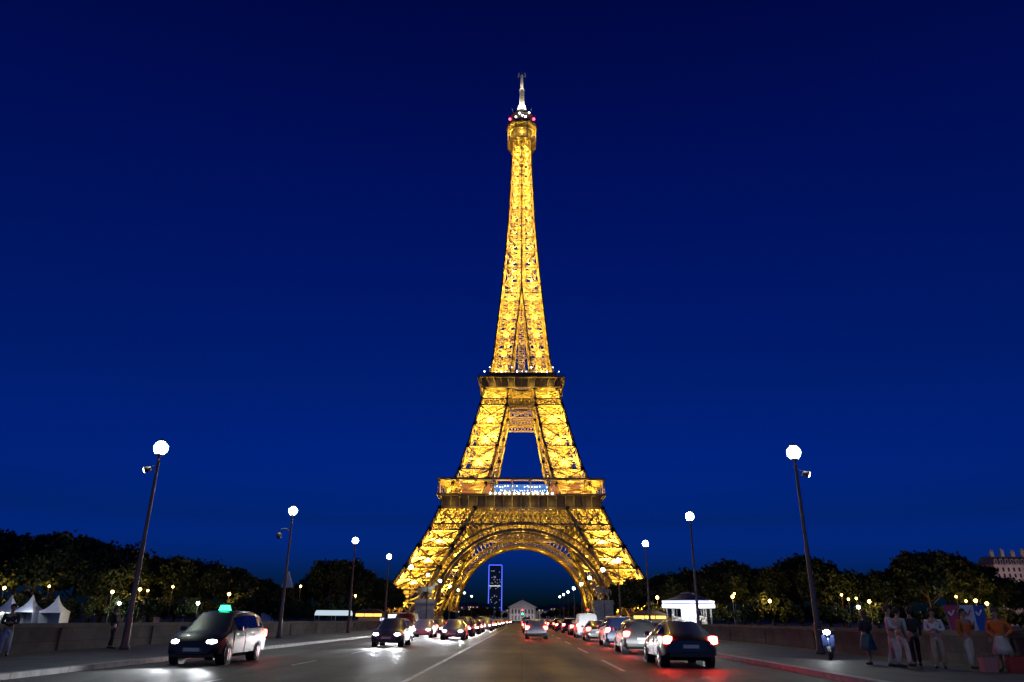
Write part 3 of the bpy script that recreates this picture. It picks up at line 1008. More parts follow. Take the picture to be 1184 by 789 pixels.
def shrub(p, H, v, rz, label, group, wide=1.0):
    e = empty('shrub', (p[0], p[1], -.02), rz)
    s = H / 2.6
    e.scale = (s * wide, s * wide, s)
    f = link('foliage', SHRUBS[v % 3], None, e)
    tag(e, label, 'shrub', group)
    return e


LT = [(-14, 606, 186), (10, 611, 184), (31, 617, 190), (53, 619, 182), (78, 611, 188), (100, 617, 194), (118, 635, 186), (133, 626, 190), (150, 639, 184),
      (168, 650, 190), (188, 641, 196), (212, 641, 188), (232, 646, 196), (250, 655, 190), (268, 652, 200), (290, 662, 192), (312, 668, 200), (334, 676, 196),
      (362, 661, 205), (385, 643, 196), (405, 645, 204), (424, 658, 198), (441, 669, 204), (454, 676, 198)]
for i, (px, ty, D) in enumerate(LT):
    p = at(px, ty, D)
    tree((p.x, D), p.z, i * 3 + 1, random.uniform(0, 6), 'dark round-crowned tree, %s from the left edge in the row left of the tower' % ordinal(i), 'dark trees left of the tower')
RT = [(702, 690, 200), (716, 673, 196), (734, 666, 192), (748, 671, 200), (762, 662, 206), (777, 668, 190), (793, 654, 200), (813, 667, 192), (835, 647, 200), (854, 650, 190), (870, 657, 198),
      (887, 652, 188), (901, 660, 198), (919, 641, 194), (937, 643, 186), (951, 648, 198), (967, 655, 188), (987, 665, 196), (1006, 659, 188), (1025, 658, 198),
      (1042, 643, 190), (1062, 632, 184), (1084, 637, 192), (1100, 648, 198), (1118, 650, 186), (1136, 651, 194), (1154, 664, 188), (1176, 672, 192), (1198, 668, 188)]
for i, (px, ty, D) in enumerate(RT):
    p = at(px, ty, D)
    tree((p.x, D), p.z, i * 2 + 1, random.uniform(0, 6), 'dark leafy tree, %s from the tower in the row right of it' % ordinal(i), 'dark trees right of the tower')
n = 0
for px, ty, D in ((20, 688, 178), (42, 681, 176.5), (58, 690, 178), (84, 692, 180), (112, 688, 178), (131, 690, 182), (146, 685, 177), (158, 688, 179), (177, 687, 177), (198, 690, 181), (222, 690, 178), (243, 692, 182),
                  (276, 686, 178), (299, 680, 180), (318, 688, 182), (337, 690, 179), (356, 694, 182), (380, 690, 186), (398, 686, 182), (416, 690, 188), (436, 692, 184)):
    p = at(px, ty, D)
    shrub((p.x, D), p.z, n, random.uniform(0, 6), 'leafy park bush, %s from the left edge in the hedge line left of the tower' % ordinal(n), 'bushes left of the tower', .9); n += 1
n = 0
for px, ty, D in ((750, 696, 180), (828, 694, 178), (862, 697, 172), (878, 684, 178), (896, 688, 180), (912, 696, 177), (930, 698, 180), (950, 696, 178), (968, 701, 177), (1001, 695, 179), (1013, 694, 177),
                  (1029, 697, 180), (1046, 701, 178), (1060, 704, 177), (1080, 700, 180), (1098, 706, 178), (1126, 700, 177), (1144, 699, 180), (1162, 704, 177), (1180, 706, 180)):
    p = at(px, ty, D)
    shrub((p.x, D), p.z, n + 1, random.uniform(0, 6), 'leafy park bush, %s from the tower in the hedge line right of it' % ordinal(n), 'bushes right of the tower', .95); n += 1
n = 0
for px, ty, D in ((536, 704, 540), (546, 702, 560), (556, 701, 580), (566, 702, 620), (576, 705, 700), (584, 708, 780), (628, 708, 780), (636, 706, 700), (646, 702, 620), (657, 700, 580), (668, 699, 560), (680, 700, 540)):
    p = at(px, ty, D)
    tree((p.x, D), p.z, n, n * 1.3, 'small dark tree far under the arch, %s from the left' % ordinal(n), 'far trees seen under the arch'); n += 1

# ------------------------------------------------------------------ street lamps
POLE = mat('brown_lamp_pole_paint', (0.10, 0.075, 0.065), 0.42, noise=.25, nscale=2, spec=.5)
GLOBE = mat('lit_lamp_globe', (.9, .95, .9), .3, emit=(0.86, 1.0, 0.80), es=3.0, light=False)
gn = GLOBE.node_tree                             # half-clear glass: the lamp inside shines through it
tr_ = gn.nodes.new('ShaderNodeBsdfTransparent'); mx_ = gn.nodes.new('ShaderNodeMixShader'); mx_.inputs[0].default_value = 0.55
gn.links.new(tr_.outputs[0], mx_.inputs[1]); gn.links.new(gn.nodes['Principled BSDF'].outputs[0], mx_.inputs[2])
gn.links.new(mx_.outputs[0], gn.nodes['Material Output'].inputs['Surface'])
SPOTLENS = mat('lit_spot_lens', (.9, .9, .9), .3, emit=(1.0, .85, .8), es=9, light=False)


def lamp_meshes():
    B = MB()
    B.lathe([(.21, 0), (.21, .12), (.155, .2), (.14, 1.15), (.155, 1.2), (.115, 1.32), (.098, 4.4), (.105, 4.45), (.085, 4.55), (.062, 8.1), (.09, 8.14), (.09, 8.2), (.05, 8.26), (.045, 8.42), (.13, 8.47), (.17, 8.53)], 14)
    pole = B.mesh('pole'); pole.materials.append(POLE)
    B = MB()
    B.lathe([(.14, -.30), (.21, -.25), (.29, -.14), (.325, 0), (.31, .12), (.24, .23), (.13, .30), (.04, .32)], 18)
    gl = B.mesh('globe'); gl.materials.append(GLOBE)
    B = MB(); B.lathe([(.2, 0), (.18, .05), (.05, .08), (.03, .16)], 12)
    cp = B.mesh('finial'); cp.materials.append(POLE)
    return pole, gl, cp


LP, LG, LC = lamp_meshes()


def street_lamp(x, y, label, z=0.14):
    e = empty('street_lamp', (x, y, z))
    tag(e, label, 'street lamp', 'globe street lamps along the bridge and avenue')
    link('pole', LP, None, e)
    g_ = link('globe', LG, None, e, (0, 0, 8.82))
    link('finial', LC, None, e, (0, 0, 9.14))
    plight('lamp_light', (0, 0, 8.85), 1100, (.86, 1.0, .80), .2, e)
    return e


def spot_arm(e, s):
    B = MB()
    B.tube([(0, 0, 7.95), (s * .22, 0, 7.97), (s * .34, 0, 7.9)], .022, 6)
    B.tube([(0, 0, 7.72), (s * .22, 0, 7.72), (s * .34, 0, 7.78)], .022, 6)
    a = B.build('spotlight_arm', POLE, e)
    B = MB()
    B.tube([(s * .3, .0, 7.86), (s * .55, -.04, 7.78)], [.10, .15], 12)
    h = B.build('spotlight', POLE, e)
    B = MB()
    B.tube([(s * .552, -.041, 7.779), (s * .60, -.05, 7.765)], [.145, .10], 12)
    B.build('spotlight_lens', SPOTLENS, h)


YL = [33.7, 55.0, 76.8, 97.0, 117.0, 138.5, 159.5, 182.0, 206.0, 229.0, 262.0]
YR = [34.2, 57.0, 78.5, 101.5, 121.0, 145.0, 166.5, 191.0, 215.0, 238.0, 262.0]
for i, y in enumerate(YL):
    e = street_lamp(-17.2, y, 'tall globe street lamp, %s from the camera in the left row' % ('nearest' if i == 0 else ordinal(i)), 0.14 if y < FAR else 0.0)
    if i == 0: spot_arm(e, -1)
    if i == 1:
        B = MB(); B.tube([(0, 0, 7.3), (-.35, 0, 7.55), (-.75, 0, 7.5), (-.85, 0, 7.25)], [.035, .03, .03, .03], 8)
        a = B.build('camera_arm', POLE, e)
        B = MB(); B.lathe([(.05, .3), (.15, .26), (.17, .1), (.17, 0), (.13, -.1), (.04, -.16)], 12, (-.85, 0, 6.95)); B.build('dome_camera', POLE, a)
for i, y in enumerate(YR):
    e = street_lamp(12.95, y, 'tall globe street lamp, %s from the camera in the right row' % ('nearest' if i == 0 else ordinal(i)), 0.14 if y < FAR else 0.0)
    if i == 0: spot_arm(e, 1)
for x, nm in ((-17.2, 'left'), (12.95, 'right')):          # the rows go on towards the viewer
    street_lamp(x, 12.6, 'tall globe street lamp standing next to the viewer at the start of the %s row' % nm)
# triangular road sign strapped to the second left lamp
SIGNW = mat('white_sign_plate', (.7, .7, .68), .4)
SIGNR = mat('red_sign_border', (.5, .03, .03), .4)
e = empty('road_sign', (-16.98, 54.9, 3.55)); tag(e, 'white triangular road sign fixed to the second left street lamp', 'road sign')
B = MB()
vs = [(-.02, -.62, 0), (-.02, .62, 0), (-.02, 0, 1.08)]
rz = Matrix.Rotation(math.radians(55), 3, 'Z')
tri = [rz @ Vector(v) for v in vs]; nrm = rz @ Vector((.04, 0, 0))
B.add([*tri, *[v + nrm for v in tri]], [(0, 2, 1), (3, 4, 5), (0, 1, 4, 3), (1, 2, 5, 4), (2, 0, 3, 5)])
B.build('plate', SIGNW, e)
B = MB()
for a, b in ((0, 1), (1, 2), (2, 0)): B.beam(tri[a] * .98 + nrm * .5, tri[b] * .98 + nrm * .5, .07, .07)
B.build('border', SIGNW, e)

# sodium park lamps among the trees
PSOD = mat('lit_sodium_park_globe', (.9, .6, .2), .3, emit=(1.0, .60, .13), es=26, light=False)
PWHT = mat('lit_white_park_globe', (.9, .9, .9), .3, emit=(.85, 1.0, .85), es=26, light=False)
B = MB(); B.lathe([(.10, 0), (.10, .3), (.06, .4), (.04, .985), (.07, 1.0)], 8); PP = B.mesh('pole'); PP.materials.append(POLE)
n = 0
for px, py, D, kind in ((5, 680, 176, 0), (57, 678, 180, 2), (130, 684.5, 174, 0), (162, 681.5, 178, 0), (171, 683, 181, 2), (200, 678.5, 178, 2), (265, 687, 176, 0), (347.6, 678, 184, 2), (411, 689, 186, 2),
                        (138, 697.7, 173, 1), (3, 707, 173, 1), (229, 697.7, 174, 1),
                        (760, 691, 178, 0), (847, 690, 176, 0), (849, 686.5, 184, 2), (890, 695, 174, 0), (973, 688, 182, 2), (981, 693, 180, 2), (990, 692, 179, 2), (1005, 695.5, 175, 0),
                        (1105.5, 690, 184, 2), (1117, 695, 180, 2), (1128, 694.7, 177, 0), (1141, 698, 174, 0), (992.5, 702, 173, 1), (1100.5, 703, 173, 1)):
    p = at(px, py, D)
    side = 'left' if px < 600 else 'right'
    k = n if px < 600 else n - 12
    e = empty('park_lamp', (p.x, D, -.02))
    tag(e, '%s park lamp among the trees, %s listed of those %s of the tower' % (('amber', 'white', 'small amber')[kind], ordinal(k), side), 'park lamp', 'park lamps among the trees')
    po = link('pole', PP, None, e); po.scale = (1, 1, p.z - .25)
    r_ = (.34, .36, .24)[kind]
    B = MB(); B.lathe([(.3 * r_, -r_), (.8 * r_, -.6 * r_), (r_, 0), (.8 * r_, .6 * r_), (.2 * r_, r_)], 12)
    B.build('globe', PWHT if kind == 1 else PSOD, e, (0, 0, p.z))
    e['_px'] = px
    plight('lamp_light', (0, -.8, p.z), (1050, 500, 240)[kind], (.85, 1, .85) if kind == 1 else (1.0, .58, .10), .3, e)
    n += 1
for side, lo, hi in (('left', 0, 600), ('right', 600, 2000)):
    for kind, nm in ((0, 'amber'), (1, 'white'), (2, 'small amber')):
        ls = sorted([o for o in COL.objects if o.name.startswith('park_lamp') and lo <= o['_px'] < hi and o['label'].startswith(nm + ' park')], key=lambda o: o['_px'])
        for i, o in enumerate(ls):
            o['label'] = '%s globe park lamp among the trees %s of the tower, %s from the left' % (nm, side, ordinal(i))
for o in COL.objects:
    if '_px' in o: del o['_px']

# ------------------------------------------------------------------ tents, stalls, carousel
TENT = mat('white_marquee_canvas', (.62, .62, .66), .7, noise=.08, nscale=.8)
BLUECANVAS = mat('blue_tent_canvas', (.10, .22, .42), .7, noise=.15, nscale=.8)


def tent_meshes():
    B = MB()
    n = 4; prof = [(1.0, 2.5), (.99, 2.75), (.72, 3.25), (.42, 4.0), (.20, 5.0), (.06, 6.1), (.015, 6.5)]
    vs = []
    for r, z in prof:
        for k in range(4):
            sx, sy = ((-1, -1), (1, -1), (1, 1), (-1, 1))[k]
            vs.append((sx * 2.5 * r, sy * 2.5 * r, z))
    fs = []
    for i in range(len(prof) - 1):
        for k in range(4): fs.append((i * 4 + k, i * 4 + (k + 1) % 4, (i + 1) * 4 + (k + 1) % 4, (i + 1) * 4 + k))
    fs.append(tuple((len(prof) - 1) * 4 + k for k in range(4)))
    B.add(vs, fs)
    roof = B.mesh('roof')
    B = MB()
    for sx in (-1, 1):
        for sy in (-1, 1): B.box(sx * 2.42 - .06, sx * 2.42 + .06, sy * 2.42 - .06, sy * 2.42 + .06, 0, 2.52)
    for s_ in (-1, 1):
        B.box(-2.42, 2.42, s_ * 2.42 - .04, s_ * 2.42 + .04, 2.44, 2.51); B.box(s_ * 2.42 - .04, s_ * 2.42 + .04, -2.42, 2.42, 2.445, 2.505)
    fr = B.mesh('frame')
    B = MB(); B.box(-2.4, 2.4, 2.36, 2.40, .02, 2.5); B.box(-2.40, -2.36, -2.3, 2.35, .02, 2.5); B.box(2.36, 2.40, -2.3, 2.35, .02, 2.5)
    wl = B.mesh('side_wall')
    return roof, fr, wl


TM = tent_meshes()
METAL = mat('grey_metal', (.35, .35, .36), .4, metal=.8)
n = 0
for px, top, D, m in ((15, 687.5, 172, 0), (39, 687.5, 172.5, 0), (49, 691, 184, 0), (68, 688.5, 173, 0), (95, 696, 232, 0), (108, 696, 233, 0), (122, 696, 234, 0), (134, 696.5, 232, 0), (161, 697, 230, 0), (176, 697, 233, 0), (261, 701, 205, 1), (293, 702.5, 232, 1)):
    p = at(px, top, D)
    e = empty('marquee_tent', (p.x, D, -.02), random.uniform(-.1, .1)); s = p.z / 6.5
    e.scale = (s, s, s)
    for nm, me, mm in zip(('roof', 'frame', 'side_wall'), TM, (TENT if m == 0 else BLUECANVAS, METAL, TENT if m == 0 else BLUECANVAS)):
        o = link(nm, me if not me.materials else me.copy(), None, e)
        if not o.data.materials: o.data.materials.append(mm)
        else: o.data.materials[0] = mm
    tag(e, ('pointed white marquee tent, %s from the left edge' if m == 0 else 'pointed blue tent left of the tower, %s peaked tent from the left') % ordinal(n), 'tent', 'peaked tents on the far bank'); n += 1
for px in (27, 80, 115): plight('tent_lamp', at(px, 703, 168), 450, (.75, .85, 1.0), .3)

WARMP = mat('warm_lit_stall_panel', (.8, .5, .2), .5, emit=(1.0, .52, .08), es=2.6, light=True)
WHITEP = mat('white_lit_panel', (.85, .85, .9), .5, emit=(.86, .90, 1.0), es=1.5)
WHITEP2 = mat('violet_white_lit_panel', (.85, .85, .9), .5, emit=(.62, .66, 1.0), es=1.4)
DARKR = mat('dark_blue_roof_paint', (.035, .045, .09), .4, noise=.2)
ROOFD = mat('dark_stall_roof', (.05, .045, .05), .6)
BODYG = mat('grey_stall_panel', (.22, .22, .23), .5, noise=.15)


def stall(p, w, d, h, label, lit, roofm, name='kiosk'):
    e = empty(name, (p[0], p[1], -.0)); tag(e, label, 'kiosk')
    B = MB(); B.box(-w / 2, w / 2, -d / 2, d / 2, 0, 1.0); B.box(-w / 2, w / 2, d / 2 - .1, d / 2, 1.001, h)
    for x in (-w / 2 + .06, -w / 6, w / 6, w / 2 - .06): B.box(x - .06, x + .06, -d / 2 + .001, -d / 2 + .12, 1.001, h)
    B.build('body', BODYG, e)
    B = MB(); o_ = .5
    B.add([(-w / 2 - o_, -d / 2 - o_, h), (w / 2 + o_, -d / 2 - o_, h), (w / 2 + o_, d / 2 + o_, h), (-w / 2 - o_, d / 2 + o_, h),
           (-w * .28, -d * .1, h + .9), (w * .28, -d * .1, h + .9), (w * .28, d * .1, h + .9), (-w * .28, d * .1, h + .9)],
          [(0, 3, 2, 1), (4, 5, 6, 7), (0, 1, 5, 4), (1, 2, 6, 5), (2, 3, 7, 6), (3, 0, 4, 7)])
    B.build('roof', roofm, e)
    for k in range(3):
        x0 = -w / 2 + .12 + k * (w - .2) / 3
        B = MB(); B.box(x0, x0 + (w - .5) / 3, -d / 2 + .3, -d / 2 + .36, h - .75, h - .15); B.build('lit_panel', lit, e)
    B = MB(); B.box(-w / 2 - .2, w / 2 + .2, -d / 2 - .35, -d / 2 - .002, .98, 1.05); B.build('counter', BODYG, e)
    return e


p = at(750, 710, 172); stall((p.x, 172), 7.4, 3.5, 2.6, 'low dark-roofed stall with amber lit counter left of the carousel', WARMP, ROOFD)
p = at(428, 710, 178); stall((p.x, 178), 6.2, 3.5, 2.7, 'low stall with amber lit counter beside the white lit tent', WARMP, ROOFD)
p = at(386, 710, 176)
e = empty('stall_tent', (p.x, 176, 0)); tag(e, 'long white lit tent roof on the far bank left of the tower', 'tent')
B = MB()
for k in range(8):
    t0, t1 = PI * k / 8, PI * (k + 1) / 8
    a = [(-3.9, -1.9 * math.cos(t), 2.1 + 1.1 * math.sin(t)) for t in (t0, t1)]
    B.add([a[0], a[1], (3.9, a[1][1], a[1][2]), (3.9, a[0][1], a[0][2])], [(0, 1, 2, 3)])
B.build('roof', mat('glowing_tent_canvas', (.7, .75, .78), .7, emit=(.7, .85, .9), es=.75), e)
B = MB()
for x in (-3.8, 0, 3.8):
    for y in (-1.85, 1.85): B.box(x - .05, x + .05, y - .05, y + .05, 0, 2.1)
B.build('frame', METAL, e)
B = MB(); B.box(-3.7, 3.7, -1.6, -1.0, 0, .95); B.build('counter', BODYG, e)
for px, py, w, h, lab, m in ((443, 709, 1.2, 1.8, 'small blue-white lit sign box beside the amber stall', WHITEP2), (456, 711, 2.8, 2.6, 'cream lit vending booth left of the tower leg', WHITEP), (482, 711, 2.6, 2.4, 'pale lit booth in front of the left tower leg', WHITEP), (235, 704, 2.2, 2.6, 'pale grey booth beside the blue tent', None), (310, 703, 2.4, 2.6, 'beige booth near the second left street lamp', None)):
    p = at(px, py, 180)
    e = empty('lit_booth' if m else 'booth', (p.x, 180, 0)); tag(e, lab, 'booth')
    B = MB(); B.box(-w / 2, w / 2, -.8, .8, 0, h); B.build('body', BODYG if m else TENT, e)
    B = MB(); B.box(-w / 2 - .15, w / 2 + .15, -.95, .95, h + .002, h + .14); B.build('roof', ROOFD, e)
    if m:
        B = MB(); B.box(-w / 2 + .12, w / 2 - .12, -.86, -.802, h * .3, h - .15); B.build('lit_panel', m, e)


# skin helper for figures ------------------------------------------------------
def skin_mesh(name, verts, edges, radii, sub=1, mats=(), smooth=True):
    me = bpy.data.meshes.new(name + '_skeleton')
    me.from_pydata([tuple(v) for v in verts], edges, [])
    o = bpy.data.objects.new('tmp', me); COL.objects.link(o)
    sk = o.modifiers.new('s', 'SKIN'); sk.use_smooth_shade = smooth
    for i, r in enumerate(radii):
        rr = r if isinstance(r, tuple) else (r, r)
        me.skin_vertices[0].data[i].radius = rr
        me.skin_vertices[0].data[i].use_root = (i == 0)
    if sub:
        s = o.modifiers.new('u', 'SUBSURF'); s.levels = sub; s.render_levels = sub
    dg = bpy.context.evaluated_depsgraph_get(); dg.update()
    ev = o.evaluated_get(dg)
    m = bpy.data.meshes.new_from_object(ev)
    bpy.data.objects.remove(o); bpy.data.meshes.remove(me)
    m.name = name
    m.materials.clear()
    for x in mats: m.materials.append(x)
    for pl_ in m.polygons: pl_.use_smooth = True
    return m


def horse_mesh(raise_leg=True):
    v = [(0, 0, 1.25), (0, -.55, 1.28), (0, .6, 1.28), (0, -.85, 1.5), (0, -1.12, 1.85), (0, -1.25, 1.98), (0, -1.5, 1.78), (0, -1.62, 1.68),   # body, neck, head
         (.05, -1.16, 2.14), (-.05, -1.16, 2.14)]
    r = [(.33, .36), (.32, .34), (.32, .34), (.2, .27), (.13, .17), (.12, .14), (.09, .11), (.07, .08), .03, .03]
    e = [(0, 1), (0, 2), (1, 3), (3, 4), (4, 5), (5, 6), (6, 7), (5, 8), (5, 9)]
    def leg(root, pts, rad):
        a = root
        for p, q in zip(pts, rad):
            v.append(p); r.append(q); e.append((a, len(v) - 1)); a = len(v) - 1
    for s in (-1, 1):
        if s == 1 and raise_leg: leg(1, [(s * .17, -.62, .95), (s * .17, -.85, .72), (s * .17, -.7, .42), (s * .17, -.74, .32)], [.13, .08, .05, .06])
        else: leg(1, [(s * .17, -.6, .9), (s * .17, -.62, .55), (s * .17, -.6, .14), (s * .17, -.66, .06)], [.13, .075, .05, .065])
        leg(2, [(s * .18, .62, .95), (s * .18, .52, .72), (s * .18, .76, .5), (s * .18, .70, .14), (s * .18, .64, .06)], [.17, .11, .065, .05, .065])
    leg(2, [(0, .92, 1.35), (0, 1.05, 1.05), (0, 1.06, .7)], [.07, .08, .04])
    return skin_mesh('horse', v, e, r, 1)


def man_skeleton():
    v = [(0, 0, .95), (0, 0, 1.2), (0, 0, 1.42), (0, -.01, 1.55), (0, -.03, 1.66), (0, -.02, 1.78)]
    r = [(.14, .11), (.15, .11), (.15, .1), .06, (.085, .1), (.085, .09)]
    e = [(0, 1), (1, 2), (2, 3), (3, 4), (4, 5)]
    def ch(a, pts, rad):
        for p, q in zip(pts, rad):
            v.append(p); r.append(q); e.append((a, len(v) - 1)); a = len(v) - 1
    ch(2, [(.2, 0, 1.42), (.27, .02, 1.15), (.22, -.2, 1.0), (.22, -.27, .98)], [.065, .05, .04, .035])
    ch(2, [(-.2, 0, 1.42), (-.3, -.1, 1.2), (-.35, -.3, 1.35), (-.35, -.36, 1.38)], [.065, .05, .04, .035])
    ch(0, [(.1, 0, .88), (.12, -.05, .5), (.12, .02, .09), (.12, -.14, .05)], [.1, .07, .045, .04])
    ch(0, [(-.1, 0, .88), (-.12, .02, .5), (-.12, .1, .09), (-.12, -.05, .05)], [.1, .07, .045, .04])
    return v, e, r


HORSE = horse_mesh()
STATUE = mat('pale_weathered_statue_stone', (.36, .33, .28), .8, noise=.3, nscale=1.5)
for x, y, lab, cat in ((-20.6, 163.0, 'left', -1), (17.2, 163.0, 'right', 1)):
    e = empty('statue_plinth', (x, y, 0)); tag(e, 'tall pale stone plinth at the far end of the bridge, %s side' % lab, 'plinth', 'stone plinths at the bridge end')
    B = MB(); B.box(-2.15, 2.15, -1.6, 1.6, 0, .6); B.build('base', STONE, e)
    B = MB(); B.box(-1.95, 1.95, -1.4, 1.4, .602, 4.6); B.build('shaft', STONE, e)
    B = MB(); B.box(-2.2, 2.2, -1.65, 1.65, 4.602, 4.9); B.box(-2.05, 2.05, -1.5, 1.5, 4.903, 5.35); B.build('cornice', STONE, e)
    st = empty('equestrian_statue', (x, y, 5.352), math.radians(-90 * cat)); st.scale = (1.65,) * 3
    tag(st, 'pale stone statue of a horse and standing warrior on the %s bridge plinth' % lab, 'statue', 'statues on the bridge plinths')
    h = link('horse', HORSE.copy(), STATUE, st)
    v_, e_, r_ = man_skeleton()
    mm = skin_mesh('warrior', v_, e_, r_, 1)
    w_ = link('warrior', mm, STATUE, st, (.62, -.5, 0))
    B = MB(); B.box(-.55, 1.0, -1.2, 1.2, -.001, .05); B.build('ground_slab', STATUE, st)

# carousel
p = at(797, 715, 172)
e = empty('carousel', (p.x, 172, 0)); tag(e, 'brightly lit round carousel with dark blue conical roof on the far bank', 'carousel')
B = MB(); B.lathe([(5.3, 0), (5.3, .35), (5.0, .42)], 32); B.build('platform', BODYG, e)
B = MB(); B.lathe([(1.7, .42), (1.7, 4.2)], 16, smooth=False); cdm = B.build('centre_drum', WHITEP2, e)
B = MB(); B.lathe([(5.75, 4.15), (5.8, 4.85)], 32); B.build('lower_fascia', mat('white_carousel_lights', (.9, .9, .9), .4, emit=(.93, .93, 1.0), es=1.9), e)
B = MB(); B.lathe([(5.6, 4.86), (5.55, 5.02)], 32); B.build('fascia_band', DARKR, e)
B = MB(); B.lathe([(5.7, 5.03), (5.72, 5.62)], 32); B.build('upper_fascia', WHITEP2, e)
B = MB(); B.lathe([(5.6, 5.63), (3.9, 6.15), (2.2, 6.85), (1.5, 6.95)], 24); B.build('roof', DARKR, e)
B = MB(); B.lathe([(1.45, 6.96), (1.5, 7.3), (1.2, 7.36), (.2, 7.5)], 16); B.build('crown_cap', BODYG, e)
for k in range(12):
    a = 2 * PI * k / 12 + .1
    B = MB(); B.tube([(4.95 * math.cos(a), 4.95 * math.sin(a), .4), (4.95 * math.cos(a), 4.95 * math.sin(a), 4.2)], .07, 8); B.build('post', METAL, e)
CH = mat('painted_carousel_horse', (.7, .62, .5), .35, noise=.3, nscale=1.0)
HC = HORSE.copy(); HC.materials.append(CH)
for k in range(10):
    a = 2 * PI * k / 10 + .3
    h = link('carousel_horse', HC, None, e, (3.6 * math.cos(a), 3.6 * math.sin(a), .55 + .3 * (k % 3))); h.rotation_euler = (0, 0, a); h.scale = (.8,) * 3
    B = MB(); B.tube([(0, 0, -.1), (0, 0, 4.3)], .04, 6); B.build('pole', METAL, h)
plight('carousel_lamp', (0, -3.5, 3.6), 900, (.85, .88, 1.0), .5, e)
plight('carousel_lamp', (0, -6.6, 3.0), 700, (.85, .88, 1.0), .5, e)

# ------------------------------------------------------------------ far buildings
# military school behind the far park
SCH = mat('pale_floodlit_stone', (.36, .33, .32), .8, noise=.2, nscale=.15)
p = at(604, 714, 1010)
e = empty('columned_building', (p.x, 1010, 0)); tag(e, 'grey floodlit columned building with triangular pediment far under the arch', 'building')
B = MB(); B.box(-17.5, 17.5, 0, 24, 0, 16.5); B.build('wall', SCH, e)
B = MB()
B.add([(-18.5, -1.5, 17.2), (18.5, -1.5, 17.2), (0, -1.5, 26.0), (-18.5, 24, 17.2), (18.5, 24, 17.2), (0, 24, 26.0)], [(0, 1, 2), (3, 5, 4), (0, 2, 5, 3), (1, 4, 5, 2), (0, 3, 4, 1)])
B.box(-18.6, 18.6, -1.7, 24.2, 16.4, 17.19); B.build('pediment', SCH, e)
for k in range(8):
    B = MB(); B.lathe([(1.0, 0), (1.0, .8), (.8, 1.0), (.72, 15.0), (1.0, 15.4), (1.0, 16.3)], 12, (-15.4 + 4.4 * k, -1.0, 0)); B.build('column', SCH, e)
DOORM = mat('dark_doorway', (.02, .02, .025), .4)
for k in range(7):
    for z0, z1 in ((1, 6.5), (9, 14)):
        B = MB(); B.box(-13.2 + 4.4 * k - .9, -13.2 + 4.4 * k + .9, -.06, -.003, z0, z1); B.build('window', DOORM, e)
B = MB(); B.tube([(0, 6, 24), (0, 6, 34)], [.35, .15], 8); B.build('flagpole', SCH, e)
for s in (-1, 1):
    B = MB(); B.box(s * 17.6 if s > 0 else -48, 48 if s > 0 else -17.6, 4, 20, 0, 12.5); B.build('wing', SCH, e)
    for k in range(7):
        B = MB(); x = s * (21 + 4 * k); B.box(x - .8, x + .8, 3.94, 3.998, 3, 9); B.build('window', DOORM, e)
for x in (-14, -5, 5, 14): plight('facade_lamp', (x, -12, 4), 2300, (1.0, .92, .92), 1, e)

GLASST = mat('dark_office_glass', (.012, .014, .03), .25, noise=.3, nscale=.2)
EDGE = mat('blue_edge_light', (.1, .1, .6), .4, emit=(.08, .13, 1.0), es=1.6, light=False)
LITW = mat('lit_office_window', (.6, .6, .6), .4, emit=(.75, .75, .85), es=.35, light=False)
LITW2 = mat('lit_office_floor', (.6, .6, .6), .4, emit=(.9, .85, .75), es=.8, light=False)
p0 = at(565.5, 653, 2900); p1_ = at(580.5, 653, 2900)
wd = p1_.x - p0.x; Ht = p0.z
e = empty('office_tower', ((p0.x + p1_.x) / 2, 2900, 0)); tag(e, 'dark office tower outlined in blue light seen through the arch', 'office tower')
B = MB(); B.box(-wd / 2, wd / 2, 0, 40, 0, Ht - 3); B.build('facade', GLASST, e)
for x in (-wd / 2, wd / 2):
    B = MB(); B.box(x - 1.6, x + 1.6, -1.2, .9, 8, Ht - 3); B.build('edge_light', EDGE, e)
B = MB(); B.box(-wd / 2, wd / 2, -1.0, 1.0, Ht - 3.0, Ht); B.build('edge_light', EDGE, e)
B = MB(); B.box(-wd / 2 + 2, wd / 2 - 6, -.5, -.1, Ht * .60, Ht * .60 + 3.4); B.build('lit_floor', LITW2, e)
B = MB(); B.box(-1.6, 1.6, -.5, -.1, 0, 2.6); wm = B.mesh('window'); wm.materials.append(LITW)
for k in range(46):
    link('window', wm, None, e, (random.uniform(-wd / 2 + 5, wd / 2 - 5), 0, 10 + 4 * random.randint(0, int((Ht - 30) / 4))))
for x in (-12, 4, 10): B = MB(); B.box(x - .8, x + .8, 10, 12, Ht - 3, Ht + 8); B.build('mast', GLASST, e)

